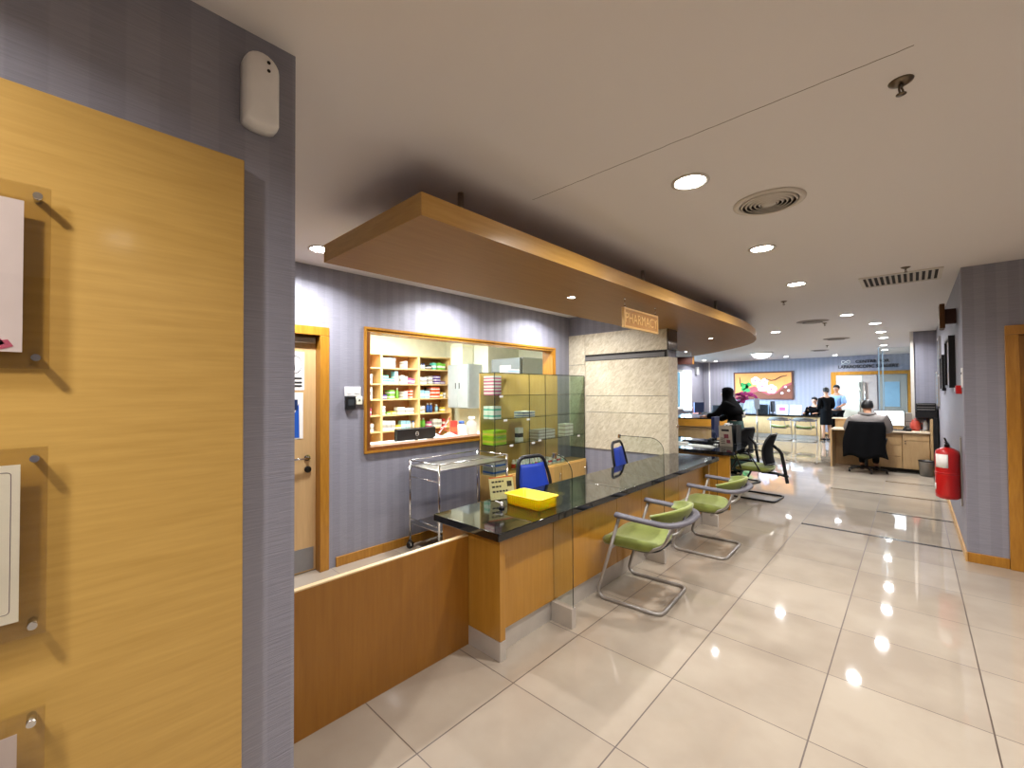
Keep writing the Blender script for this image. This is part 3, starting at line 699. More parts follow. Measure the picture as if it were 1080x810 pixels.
# basket
t = thing('plastic_basket', 'bright yellow plastic basket on the black granite countertop', 'basket', (-1.975, 2.3, .752))
def rr(cx, cy, w, d, r, z, n=4):
    P = []
    for sx, sy, a0 in ((1, 1, 0), (-1, 1, PI/2), (-1, -1, PI), (1, -1, 1.5*PI)):
        for k in range(n+1): a = a0+PI/2*k/n; P.append((cx+sx*(w-r)+r*math.cos(a), cy+sy*(d-r)+r*math.sin(a), z))
    return P
cx, cy = -1.968, 2.295
R = [rr(cx, cy, .153, .096, .02, .753), rr(cx, cy, .156, .099, .02, .821), rr(cx, cy, .164, .107, .022, .822), rr(cx, cy, .164, .107, .022, .830), rr(cx, cy, .154, .097, .018, .829), rr(cx, cy, .142, .085, .018, .757)]
B(YELLOW).rings(R).done('tub', t)
b = B(mat('yellow_plastic_ridge', 'efc010', .4))
b.sweep(rr(cx, cy, .1665, .1095, .022, .826), .0015, .0035, 6, closed=True)
for k in range(15):
    x = cx-.126+.018*k; b.box(x, x+.003, cy-.0985, cy-.0955, .765, .812); b.box(x, x+.003, cy+.0955, cy+.0985, .765, .812)
b.done('ribs', t)
# counter card
t = thing('counter_notice_card', 'pale yellow notice card leaning in a holder behind the yellow basket', 'notice', (-2.22, 2.27, .752), math.radians(-18))
mt = Matrix.Rotation(math.radians(-14), 4, 'Y')
B(mat('pale_yellow_card', 'dedfb0', .6)).box(-.002, .001, -.10, .10, .005, .165, mtx=mt).done('card', t, False)
B(ACRYL).box(.001, .003, -.103, .103, .0, .168, mtx=mt).box(-.06, .003, -.103, .103, 0, .003).done('holder', t, False)
b = B(mat('ink_dark', '2c2c24', .6), mat('orange_ink', 'd0562a', .6))
for z, a, c in ((.125, -.08, .02), (.09, -.08, -.005), (.055, -.08, .045)):
    y = a
    while y < c-.01: wl = .018+.012*random.random(); b.box(.0012, .0016, y, min(y+wl, c), z, z+.013, mtx=mt); y += wl+.006
b.box(.0012, .0016, .045, .085, .09, .13, mtx=mt); b.box(.0012, .0016, -.1, .1, .158, .165, 1, mtx=mt)
b.done('printing', t, False)
t = thing('pen_holder', 'small black pen holder with white clips at the basket corner', 'pen holder', (-2.06, 2.09, .752))
B(BLACKP).lathe([(.001, 0), (.022, 0), (.02, .012), (.006, .018), (.005, .03)], n=16).done('base', t, False)
b = B(WHITE); b.ball((0, 0, .036), .011); b.ball((-.016, .01, .03), .008); b.ball((.014, -.012, .026), .007); b.sweep([(-.01, .0, .036), (-.05, -.01, .045)], .004, n=8); b.done('clips', t, False)

# ------------------------------------------------------------------ chairs
def superpad(L, Wd, z0, z1, dish=.01, cx=0, n=28, e=4.0, droop=0.0):
    """upholstered pad, rings from bottom to top"""
    R = []
    def ring(s, z, top=False):
        P = []
        for k in range(n):
            a = 2*PI*k/n; c, q = math.cos(a), math.sin(a)
            x = math.copysign(abs(c)**(2/e), c)*L*s; y = math.copysign(abs(q)**(2/e), q)*Wd*s
            zz = z-(droop*max(0, (-x/L))**3 if droop else 0)
            if top: zz += dish*((y/Wd)**2)-dish*.5
            P.append((cx+x, y, zz))
        return P
    R = [ring(.80, z0), ring(.95, z0+.006), ring(1.0, z0+(z1-z0)*.4), ring(1.0, z0+(z1-z0)*.65), ring(.95, z1-.008, True), ring(.86, z1, True), ring(.6, z1-.003, True), ring(.3, z1-.005, True), ring(.04, z1-.006, True)]
    return R
def green_chair(lab, loc, rz, group):
    t = thing('visitor_chair', lab, 'chair', loc, rz, group)
    hw = .275
    path = [(-.03, hw, .625), (-.205, hw, .05), (-.17, hw, .013), (.27, hw, .013), (.27, -hw, .013), (-.17, -hw, .013), (-.205, -hw, .05), (-.03, -hw, .625)]
    p = fillet(path, .07, 7)
    B(SILVER).sweep(p, .0125, n=12).done('sled_frame', t, False)
    b = B(SILVER)
    for x, z in ((-.10, .395), (.13, .37)): b.cyl((x, hw if x < 0 else .19, z), (x, -hw if x < 0 else -.19, z), .011)
    for s in (-1, 1): b.sweep(fillet([(-.10, s*.18, .395), (.13, s*.18, .385), (.27, s*.2, .46), (.33, s*.17, .63)], .05), .011)
    b.done('seat_bracket', t, False)
    arm = fillet([(-.055, hw, .645), (.13, hw+.005, .635), (.33, hw-.01, .625), (.40, .13, .63), (.40, -.13, .63), (.33, -hw+.01, .625), (.13, -hw-.005, .635), (-.055, -hw, .645)], .13, 8)
    B(GREYP).sweep(arm, .030, .019, 12).done('arm_rail', t, False)
    B(GREEN).rings(superpad(.225, .235, .392, .46, .045, -.01, droop=.03)).done('seat', t, False)
    B(BLACKP).rings(superpad(.215, .21, .385, .398, 0, 0)).done('seat_pan', t, False)
    G = []
    for i in range(9):
        v = i/8; row = []
        for j in range(13):
            u = -1+2*j/12; a = u*1.35
            half = .225
            row.append((.335-.20*(1-math.cos(a))+.055*v*math.cos(a)+.012*math.sin(v*PI), (half+.03*v)*math.sin(a)/math.sin(1.35), .615+.11*v-(.065*v-.01)*abs(u)**2))
        G.append(row)
    B(GREEN).sheet(G, .024).done('backrest', t, False)
    B(GREYP).sweep([(.375, -.09, .60), (.36, -.05, .66), (.36, .05, .66), (.375, .09, .60)], .012, .02).done('back_bracket', t, False)
    return t
gc = green_chair('green and grey cantilever visitor chair nearest the camera at the counter', (-1.565, 3.09, 0), math.radians(4), 'green visitor chairs')
dup(gc, (-1.545, 4.43, 0), math.radians(2), 'green and grey cantilever visitor chair, second along the granite counter')
far_back = None
for q, lab in (((-3.03, 15.40, 0), 'left one of two green seated visitor chairs facing the far reception counter'), ((-2.385, 15.40, 0), 'right one of two green seated visitor chairs facing the far reception counter')):
    t = dup(gc, q, -PI/2, lab)
    for ch in t.children:
        if ch.name.startswith('backrest'):
            if far_back is None: far_back = ch.data.copy(); far_back.materials[0] = mat('grey_back_pad', '8c8c86', .7)
            ch.data = far_back

def mesh_chair(lab, loc, rz):
    t = thing('mesh_visitor_chair', lab, 'chair', loc, rz, 'black mesh visitor chairs')
    hw = .24
    p = fillet([(-.12, hw, .40), (-.30, hw, .06), (-.25, hw, .014), (.27, hw, .014), (.27, -hw, .014), (-.25, -hw, .014), (-.30, -hw, .06), (-.12, -hw, .40)], .07, 7)
    B(BLACKM).sweep(p, .0135, n=10).done('sled_frame', t, False)
    B(GREEN).rings(superpad(.23, .235, .40, .465, .015, -.03, droop=.02)).done('seat', t, False)
    B(BLACKP).rings(superpad(.21, .215, .39, .402, 0, -.03)).done('seat_pan', t, False)
    for s in (-1, 1):
        B(BLACKM).sweep(fillet([(.10, s*.245, .42), (-.02, s*.27, .64), (-.22, s*.27, .645), (-.14, s*.245, .42)], .04), .010).done('armrest', t, False)
    G = []
    for i in range(13):
        v = i/12; row = []
        for j in range(11):
            u = -1+2*j/10
            hwid = (.20+.03*math.sin(v*PI))*(1 if v < .85 else 1-.35*((v-.85)/.15)**2)
            x = .20-.05*math.sin(v*PI)+.04*v-.045*u*u*(1-.3*v)
            row.append((x, hwid*u, .50+.42*v))
        G.append(row)
    bk = B(MESHB).sheet(G, .012).done('backrest', t, False)
    rim = [G[0][j] for j in range(11)]+[G[i][-1] for i in range(1, 13)]+[G[-1][j] for j in range(9, -1, -1)]+[G[i][0] for i in range(11, 0, -1)]
    B(BLACKP).sweep(rim, .013, .013, 8, closed=True).done('back_frame', t, False)
    B(BLACKP).sweep(fillet([(.20, 0, .76), (.30, 0, .68), (.33, 0, .50), (.37, 0, .25)], .08), .016, .022, 10).done('back_spine', t, False)
    B(BLACKP).sweep(fillet([(.05, 0, .37), (.25, 0, .37), (.38, 0, .34)], .03), .03, .018).sweep([(.27, -.05, .35), (.27, .05, .35)], .012).done('recline_lever', t, False)
    return t
mc = mesh_chair('black mesh back visitor chair with olive seat beside the second desk', (-1.66, 6.97, 0), math.radians(-3))
dup(mc, (-2.2, 7.95, 0), math.radians(-15), 'black mesh visitor chair partly hidden behind the display stand on the second desk')

def blue_chair(lab, loc, rz):
    t = thing('staff_chair', lab, 'chair', loc, rz, 'blue backed staff chairs behind the counter')
    loop = fillet([(.0, .19, .60), (.03, .19, .76), (.07, .14, .955), (.07, -.14, .955), (.03, -.19, .76), (.0, -.19, .60)], .07, 7, closed=True)
    B(BLACKP).sweep(loop, .014, .018, 10, closed=True).done('back_frame', t, False)
    G = [[(.015+.055*v-.02*(1-u*u), (.175-.04*v)*u,   .62+.27*v) for u in [-1+.2*k for k in range(11)]] for v in [i/8 for i in range(9)]]
    B(BLUE).sheet(G, .03).done('backrest', t, False)
    B(BLUE).rings(superpad(.22, .22, .43, .50, .01, -.23)).done('seat', t, False)
    b = B(BLACKP); b.sweep(fillet([(.01, 0, .64), (.05, 0, .44), (-.2, 0, .41)], .05), .025, .012); b.done('back_bracket', t, False)
    B(BLACKM).cyl((-.23, 0, .08), (-.23, 0, .43), .022).done('gas_column', t, False)
    for k in range(5):
        a = 2*PI*k/5+.3; e = (-.23+.27*math.cos(a), .27*math.sin(a), .07)
        B(BLACKP).sweep([(-.23, 0, .09), e], .018, .012).done('base_leg', t, False)
        B(BLACKM).lathe([(.001, -.012), (.025, -.012), (.025, .012), (.001, .012)], (e[0], e[1], .026), 12, axis='y').done('castor', t, False)
    return t
bc = blue_chair('blue backed staff chair with black frame behind the yellow basket', (-2.49, 2.97, 0), math.radians(170))
dup(bc, (-2.47, 4.50, 0), math.radians(188), 'blue backed staff chair turned sideways behind the middle glass screen')

# ------------------------------------------------------------------ trolley
t = thing('steel_trolley', 'stainless steel trolley with rails standing against the wall under the hatch', 'trolley', (-3.42, 2.88, 0))
x0, x1, y0, y1, zt = -3.66, -3.19, 2.42, 3.32, .825
for x in (x0, x1):
    for y in (y0, y1):
        B(CHROME).cyl((x, y, .075), (x, y, .88), .011).done('leg', t)
        c = B(BLACKM, CHROME).lathe([(.001, -.011), (.036, -.011), (.036, .011), (.001, .011)], (x, y, .037), 16, axis='x')
        c.box(x-.018, x-.013, y-.012, y+.012, .03, .085, 1); c.box(x+.013, x+.018, y-.012, y+.012, .03, .085, 1); c.done('castor', t)
b = B(STEEL); b.box(x0-.008, x1+.008, y0-.008, y1+.008, zt-.018, zt, bev=.004); b.done('top_tray', t)
b = B(STEEL); b.box(x0-.004, x1+.004, y0-.004, y1+.004, .25, .262, bev=.003); b.done('lower_tray', t)
for z in (.872, .715, .30):
    P = [(x0, y0, z), (x1, y0, z), (x1, y1, z), (x0, y1, z)]
    b = B(CHROME)
    segs = ((0, 1), (1, 2), (2, 3), (3, 0)) if z > .8 else ((0, 1), (2, 3))
    for i, j in segs: b.cyl(P[i], P[j], .006, 8)
    b.done('rail', t)

# ------------------------------------------------------------------ display cabinet
XC = -3.497
t = thing('glass_display_cabinet', 'glass fronted display cabinet on a wooden base against the left wall', 'cabinet', (-3.63, 4.37, 0))
cy0, cy1, zb, ztp = 3.444, 5.275, .572, 1.762
B(W_CAB).box(XL+.016, XC+.02, cy0-.0, cy1, .06, zb, bev=.003).done('base_cabinet', t)
B(DARK).box(XL+.03, XC, cy0+.02, cy1-.02, 0, .06).done('plinth', t)
for a, c in ((3.46, 4.04), (4.06, 4.66), (4.68, 5.26)): 
    d = B(W_CAB).box(XC+.02, XC+.034, a, c, .09, .555, bev=.003).done('door', t)
    B(CHROME).cyl((XC+.05, c-.05, .36), (XC+.05, c-.05, .46), .005, 8).done('handle', d)
B(W_CAB).box(XL+.016, XL+.028, cy0, cy1-.32, zb, ztp).done('back_panel', t)
b = B(GLASSG); b.box(XC-.004, XC, cy0, cy1, zb, ztp); b.done('front_glass', t)
B(GLASSG).box(XL+.03, XC-.004, cy0, cy0+.005, zb, ztp).done('side_glass', t); B(GLASSG).box(XL+.03, XC-.004, cy1-.005, cy1, zb, ztp).done('side_glass', t)
B(GLASSG, GEDGE).box(XL+.016, XC-.002, cy0+.002, cy1, ztp, ztp+.007).box(XC-.0018, XC, cy0, cy1, ztp, ztp+.008, 1).box(XL+.016, XC-.002, cy0, cy0+.0018, ztp, ztp+.008, 1).done('top_glass', t)
for y in (cy0, 4.05, 4.37, cy1):
    B(GEDGE).box(XC-.001, XC+.003, y-.004, y+.004, zb, ztp).done('upright', t)
for z in (1.505, 1.228, .925):
    B(GLASSG, GEDGE).box(XL+.03, XC-.006, cy0+.006, cy1-.006, z-.006, z).box(XC-.0062, XC-.0052, cy0+.006, cy1-.006, z-.006, z, 1).done('shelf', t)

def carton(name, lab, cat, group, x, y, z, dx, dy, dz, m1, m2=None, rz=0, band=(.3, .6)):
    """a printed carton: body, end flap lines and a colour band round it"""
    o = B(m1, m2 or m1)
    hx, hy = dx/2, dy/2
    z1, z2 = dz*band[0], dz*band[1]
    for a, c, mi in ((0, z1, 0), (z1, z2, 1), (z2, dz, 0)): o.box(-hx, hx, -hy, hy, a, c, mi)
    o.box(-hx*.98, hx*.98, -hy-.0006, hy+.0006, dz*.97, dz*.975, 1)
    q = o.done(name, None, False, (x, y, z), (0, 0, rz))
    return tag(q, lab, cat, group)
PINK = mat('carton_pink', 'd2608e', .5); TEAL = mat('carton_teal', '5fbfa8', .5); LIME = mat('carton_lime', 'a8cc20', .5)
CBLUE = mat('carton_blue', '2d5aa8', .5); CWHITE = mat('carton_white', 'f0efec', .5); CORANGE = mat('carton_orange', 'dd5a36', .5); CPURP = mat('carton_purple', '5a3f86', .5)
CGREEN = mat('carton_green', '74c24a', .5); CSKY = mat('carton_sky', '9cc8dc', .5); CBLACK = mat('carton_black', '26262a', .5); CYEL = mat('carton_yellow', 'e0c84a', .5); CRED = mat('carton_red', 'c2362e', .5); CGREY = mat('carton_grey', 'b2aca6', .5)
# goods in the cabinet
for k in range(4): carton('medicine_carton', 'pink and white carton stacked on the top shelf at the left cabinet end', 'carton', 'pink cartons at the left cabinet end', -3.62, 3.53, 1.506+.057*k, .16, .13, .055, CWHITE if k % 2 else PINK, PINK if k % 2 else CWHITE)
for k in range(4): carton('medicine_carton', 'white and teal carton on the second shelf at the left cabinet end', 'carton', 'white and teal cartons at the left cabinet end', -3.67+.09*(k % 2), 3.53, 1.229+.075*(k//2), .075, .13, .072, CWHITE, TEAL)
for k in range(2): carton('medicine_carton', 'lime green carton on the third shelf at the left cabinet end', 'carton', 'lime green cartons at the left cabinet end', -3.63, 3.57, .926+.085*k, .18, .22, .08, LIME, CYEL)
for k in range(2): carton('medicine_carton', 'blue and grey carton on the cabinet base at its left end', 'carton', 'blue and grey cartons on the cabinet base', -3.63, 3.57, .573+.078*k, .18, .22, .075, CGREY, CBLUE)
for k in range(2): carton('medicine_carton', 'white and navy carton lying on the second shelf in the cabinet middle', 'carton', 'white and navy cartons in the cabinet middle', -3.62, 4.10, 1.229+.034*k, .16, .22, .032, CWHITE, CBLUE)
carton('medicine_carton', 'upright white and black carton on the third shelf of the cabinet', 'carton', None, -3.60, 3.97, .926, .06, .09, .17, CWHITE, CBLACK)
for k in range(3): carton('plastic_tray', 'translucent pale plastic tray stacked on the third cabinet shelf', 'tray', 'pale plastic trays in the cabinet', -3.62, 4.45, .926+.04*k, .17, .34, .038, CGREY, CWHITE)
for k in range(6): carton('medicine_carton', 'grey patterned carton stacked on the third shelf at the right cabinet end', 'carton', 'grey patterned cartons at the right cabinet end', -3.62, 4.93+.10*(k % 2), .926+.055*(k//2), .12, .09, .052, CWHITE, CGREY)
for k in range(14):
    r_, c_ = k//7, k % 7
    q = B(CWHITE, CRED if k % 2 else CGREEN).lathe([(.001, 0), (.026, 0), (.026, .085), (.016, .1), (.016, .12), (.001, .12)], n=14); q.lathe([(.0268, .02), (.0268, .07), (.026, .071), (.026, .019)], n=14, mi=1)
    tag(q.done('medicine_bottle', None, False, (-3.55-.11*r_, 3.93+.06*c_, .573+.0)), 'small white bottle with bright label standing on the cabinet base', 'bottle', 'small bottles on the cabinet base')
for k in range(5): carton('medicine_carton', 'patterned small carton beside the bottles on the cabinet base', 'carton', 'patterned cartons beside the bottles', -3.60, 4.45+.09*k, .573, .1, .07, .07+.02*(k % 2), CWHITE, CRED if k % 2 else CSKY)
for k, (y, z) in enumerate(((3.55, 1.49), (3.62, 1.21), (4.03, 1.2), (4.12, .90), (4.25, .92), (5.12, .91), (3.72, .905))):
    tag(B(PAPER).box(XC+.001, XC+.003, y-.03, y+.03, z-.012, z+.012).done('price_tag', loc=(XC, y, z)), 'small white price tag clipped on a cabinet shelf edge', 'tag', 'price tags on the cabinet shelves')
carton('tissue_box', 'white box lying on top of the glass display cabinet', 'box', None, -3.63, 3.85, ztp+.009, .12, .20, .05, CWHITE, CSKY)

# ------------------------------------------------------------------ pharmacy room
t = thing('pharmacy_shelving', 'tall wooden shelving full of medicines on the back wall of the pharmacy', 'shelving', (-6.36, 3.9, 0))
XS0, XS1 = -6.51, -6.2
ZS = [.60, .92, 1.18, 1.437, 1.685, 1.945]
YP = [2.15, 2.86, 3.575, 4.29, 4.985]
B(W_SHELFBACK).box(XS0, XS0+.012, YP[0], YP[-1], .0, 2.17).done('back_panel', t)
for y in YP: B(W_SHELF).box(XS0+.012, XS1, y-.018, y+.018, 0, 2.17, bev=.002).done('upright', t)
for a, c in zip(YP, YP[1:]):
    for z in ZS+[2.17]: B(W_SHELF).box(XS0+.012, XS1-.004, a+.018, c-.018, z-.022, z, bev=.002).done('shelf', t)
ORD = {.92: 'lowest', 1.18: 'second lowest', 1.437: 'middle', 1.685: 'second highest', 1.945: 'top'}
COLN = {'white': CWHITE, 'teal': TEAL, 'sky blue': CSKY, 'pink': PINK, 'orange': CORANGE, 'purple': CPURP, 'green': CGREEN, 'black': CBLACK, 'yellow': CYEL, 'navy': CBLUE, 'red': CRED, 'grey': CGREY}
# (bay, shelf) -> list of (colour, kind, width, height, count)
FILL = {
 (1, 1.945): [('yellow', 'c', .10, .13, 2), ('orange', 'c', .08, .10, 2)],
 (1, 1.685): [('white', 'b', .07, .18, 2), ('black', 'c', .07, .14, 1), ('white', 'c', .09, .17, 2)],
 (1, 1.437): [('grey', 'c', .09, .16, 2), ('white', 'c', .10, .2, 3)],
 (1, 1.18): [('white', 'c', .09, .10, 3), ('pink', 'c', .08, .12, 2)],
 (1, .92): [('white', 'b', .07, .16, 3), ('red', 'c', .06, .12, 1), ('white', 'c', .1, .14, 2)],
 (2, 1.945): [('sky blue', 'c', .24, .08, 2), ('white', 'c', .05, .06, 2)],
 (2, 1.685): [('teal', 'c', .11, .045, 5), ('sky blue', 'c', .07, .2, 1), ('grey', 'b', .04, .15, 1), ('white', 'c', .07, .14, 2), ('pink', 'c', .06, .10, 2)],
 (2, 1.437): [('purple', 'c', .08, .07, 1), ('green', 'c', .09, .07, 2), ('green', 'b', .06, .18, 1), ('white', 'c', .08, .06, 2), ('orange', 'c', .05, .05, 3)],
 (2, 1.18): [('white', 'c', .05, .07, 2), ('green', 'c', .06, .04, 1), ('yellow', 'c', .07, .05, 1), ('white', 'c', .08, .11, 4)],
 (2, .92): [('white', 'c', .08, .18, 3), ('yellow', 'c', .10, .08, 1), ('sky blue', 'c', .09, .16, 2), ('white', 'b', .06, .13, 2)],
 (3, 1.945): [('white', 'b', .05, .10, 3), ('black', 'c', .05, .08, 1), ('teal', 'c', .07, .12, 1), ('green', 'c', .08, .12, 2)],
 (3, 1.685): [('white', 'c', .05, .12, 3), ('grey', 'c', .06, .07, 2), ('purple', 'c', .11, .05, 4)],
 (3, 1.437): [('sky blue', 'c', .11, .14, 2), ('orange', 'c', .09, .065, 6), ('yellow', 'c', .06, .10, 1), ('white', 'c', .05, .10, 1)],
 (3, 1.18): [('white', 'c', .06, .12, 2), ('navy', 'b', .07, .17, 2), ('sky blue', 'b', .07, .14, 1), ('yellow', 'c', .05, .09, 1)],
 (3, .92): [('green', 'b', .08, .17, 2), ('pink', 'c', .06, .12, 1), ('white', 'c', .09, .14, 2), ('red', 'c', .05, .16, 1)],
}
BAYN = {1: 'left', 2: 'middle', 3: 'right'}
HI = {'white': CGREY, 'grey': CWHITE}
def bottle(x, y, z, r, h, m, m2, lab, group):
    q = B(m, m2).lathe([(.001, 0), (r, 0), (r, h*.68), (r*.55, h*.78), (r*.55, h*.82)], n=14); q.lathe([(r*.6, h*.82), (r*.62, h), (.001, h)], n=14, mi=1)
    tag(q.done('medicine_bottle', None, False, (x, y, z)), lab, 'bottle', group)
for (bay, z), items in FILL.items():
    y = YP[bay]+.04; slack = (YP[bay+1]-.03-y)
    tot = 0
    for c, k, wd, h, n in items: tot += wd*(n if h > .08 or k == 'b' else max(1, math.ceil(n/3)))+.004
    gap = max(.004, (slack-tot)/max(1, len(items)))
    for c, k, wd, h, n in items:
        where = 'on the %s shelf of the %s pharmacy bay' % (ORD[z], BAYN[bay])
        if k == 'b':
            for i in range(n): bottle(XS1-.10-.02*random.random(), y+wd/2, z+.0005, wd*.42, h, COLN[c], CBLUE if c == 'white' else CWHITE, '%s medicine bottle %s' % (c, where), '%s bottles %s' % (c, where)); y += wd
        elif h <= .08:
            per = 3; i = 0
            while i < n:
                for s in range(min(per, n-i)): carton('medicine_carton', '%s medicine carton %s' % (c, where), 'carton', '%s cartons %s' % (c, where), XS1-.12, y+wd/2, z+.0005+h*s*1.01, .16, wd*.95, h, COLN[c], HI.get(c, CWHITE), rz=.05*(random.random()-.5))
                i += per; y += wd
        else:
            for i in range(n): carton('medicine_carton', '%s medicine carton %s' % (c, where), 'carton', '%s cartons %s' % (c, where), XS1-.10-.03*random.random(), y+wd/2, z+.0005, .12, wd*.88, h*(.85+.2*random.random()), COLN[c], HI.get(c, CWHITE), rz=.1*(random.random()-.5)); y += wd
        y += gap
# wall cabinet, fridge, worktop
t = thing('metal_wall_cabinet', 'pale grey metal wall cabinet with two doors inside the pharmacy', 'cabinet', (-5.8, 4.95, 1.26))
B(LGREY).box(-6.05, -5.50, 4.80, 5.11, 1.26, 2.02, bev=.004).done('case', t)
for a, c, hx in ((-6.04, -5.782, -5.83), (-5.778, -5.51, -5.73)):
    d = B(LGREY).box(a, c, 4.785, 4.80, 1.275, 2.005, bev=.003).done('door', t); B(DARK).box(hx-.008, hx+.008, 4.781, 4.785, 1.60, 1.70).done('handle', d)
t = thing('storage_box', 'cream box on top of the metal wall cabinet in the pharmacy', 'box', (-5.9, 4.95, 2.02)); B(CREAM).box(-6.04, -5.72, 4.85, 5.1, 2.022, 2.40, bev=.005).done('body', t); B(mat('cream_lid', 'f0f0c8', .6)).box(-6.045, -5.715, 4.845, 5.1, 2.34, 2.36).done('lid', t)
t = thing('pharmacy_fridge', 'tall grey pharmacy fridge seen through the right part of the hatch', 'fridge', (-4.83, 5.36, 0))
B(LGREY).box(-5.16, -4.5, 5.06, 5.72, .03, 2.09, bev=.006).done('body', t)
B(MGREY).box(-5.15, -4.51, 5.0, 5.055, .06, 2.08, bev=.006).done('door', t)
B(BLACKP).box(-5.14, -4.52, 5.08, 5.70, 0, .03).done('feet', t)
B(PAPER).box(-4.95, -4.70, 4.996, 4.999, 1.84, 1.97).done('label_card', t)
t = thing('pharmacy_worktop', 'white worktop just inside the pharmacy hatch', 'worktop', (-4.28, 3.2, 0))
B(WHITEPAINT).box(-4.62, -3.995, 1.0, 4.36, .93, .965, bev=.004).done('top', t)
B(W_SHELF).box(-4.60, -4.57, 1.0, 4.36, 0, .93).done('front_panel', t); B(W_SHELF).box(-4.57, -4.02, 4.30, 4.34, 0, .93).done('side_panel', t); B(W_SHELF).box(-4.57, -4.02, 1.02, 1.06, 0, .93).done('side_panel', t)
t = thing('computer_monitor', 'black monitor back with round logo standing just inside the hatch', 'monitor', (-4.2, 2.87, .965))
B(BLACKP).box(-4.22, -4.185, 2.60, 3.13, 1.0, 1.13, bev=.006).box(-4.23, -4.22, 2.595, 3.135, .995, 1.135).done('housing', t)
b = B(CGREY); b.sweep([(-4.183, 2.865+.022*math.cos(a*PI/10), 1.068+.022*math.sin(a*PI/10)) for a in range(20)], .0022, .002, 6, closed=True); b.done('logo_ring', t)
text('logo_lettering', 'DELL', .016, CGREY, t, (-4.183, 2.865, 1.068), RX, .001)
B(BLACKP).box(-4.28, -4.12, 2.78, 2.95, .966, .98).cyl((-4.2, 2.865, .98), (-4.2, 2.865, 1.02), .02).done('stand', t)
for k, (y, z, r) in enumerate(((3.20, 0, .3), (3.43, .0, -.2))):
    G = [[(-4.33+.2*u, y-.11+.21*v, .967+.02*k*(1-u)+(.16-.03*k)*max(0, .7-abs(v-.3))*u*(1-u)*3) for v in [i/6 for i in range(7)]] for u in [i/6 for i in range(7)]]
    tag(B(PAPER).sheet(G, .001).done('paper_sheet', loc=(-4.3, y, .967)), 'loose white paper sheet curling on the worktop inside the hatch', 'paper', 'loose papers inside the hatch')
b = B(CRED, CWHITE)
for k in range(5): b.sweep([(-4.37, 3.31+.01*k, 1.0+.03*k), (-4.35, 3.47-.015*k, 1.22-.035*k)], .006, mi=k % 2)
b.sweep([(-4.37, 3.31, 1.0), (-4.37, 3.35, .967)], .006); b.sweep([(-4.37, 3.33, 1.10), (-4.37, 3.50, 1.02), (-4.36, 3.48, 1.22)], .006); tag(b.done('wire_sign', loc=(-4.37, 3.4, .967)), 'red and white striped triangular tag leaning on the worktop in the hatch', 'sign')
carton('medicine_carton', 'tall red carton on the worktop beside the striped tag', 'carton', None, -4.42, 3.60, .966, .07, .06, .20, CRED, CORANGE)
bottle(-4.42, 3.73, .966, .06, .19, CWHITE, CBLUE, 'round white tub with blue lid on the pharmacy worktop', None)
bottle(-4.42, 3.91, .966, .07, .24, CGREY, CWHITE, 'clear tub with pink pattern at the right end of the pharmacy worktop', None)
t = thing('pharmacy_ceiling_panel', 'white lit ceiling panel inside the pharmacy room', 'ceiling light', (-5.2, 3.6, CEIL)); B(TRIMW).box(-5.85, -4.55, 3.25, 3.95, CEIL-.03, CEIL).done('frame', t); B(mat('panel_glow', 'ffffff', .5, emit=(1, 1, .94, 1), estr=4)).box(-5.8, -4.6, 3.3, 3.9, CEIL-.036, CEIL-.031).done('diffuser', t)

# ------------------------------------------------------------------ fire extinguisher and right wall
t = thing('fire_extinguisher', 'red fire extinguisher with white label mounted on the right wall corner', 'fire extinguisher', (.235, 6.0, .47))
c = (.235, 6.0, 0)
B(RED).lathe([(.001, .475), (.07, .475), (.088, .49), (.09, .52), (.09, .90), (.082, .94), (.05, .965), (.024, .975), (.001, .975)], c, 28).done('cylinder', t)
B(RED).lathe([(.0905, .715), (.092, .72), (.092, .73), (.0905, .735)], c, 28).done('seam', t)
b = B(BLACKM); b.lathe([(.02, .975), (.02, 1.0), (.012, 1.01)], c, 14); b.sweep([(.235, 6.0, 1.0), (.22, 5.93, 1.03)], .008, .005); b.sweep([(.235, 6.0, 1.01), (.215, 5.92, 1.07)], .008, .005); b.sweep(fillet([(.235, 6.0, 1.0), (.24, 6.07, 1.02), (.27, 6.10, .9), (.27, 6.1, .6)], .05), .009); b.done('valve_and_hose', t)
G = [[(.235+.0925*math.cos(a), 6.0+.0925*math.sin(a), z) for a in [math.radians(208+9*k) for k in range(8)]] for z in (.78, .84, .91)]
B(PAPER).sheet(G, .001).done('label_sheet', t)
G = [[(.235+.0925*math.cos(a), 6.0+.0925*math.sin(a), z) for a in [math.radians(192+5*k) for k in range(4)]] for z in (.56, .62)]
B(PAPER).sheet(G, .001).done('inspection_sticker', t)
B(SILVER).box(.322, XR, 5.96, 6.04, .42, 1.08, bev=.003).done('bracket', t)
t = thing('projecting_wall_sign', 'dark brown projecting sign box high on the right wall corner', 'sign', (.3, 6.3, 2.25))
B(mat('sign_bronze', '5b3b1e', .4, .4)).box(.21, .25, 6.2, 6.42, 2.17, 2.42, bev=.006).done('sign_box', t)
B(DARKBR).box(.25, XR, 6.27, 6.36, 2.22, 2.37, bev=.004).done('bracket', t)
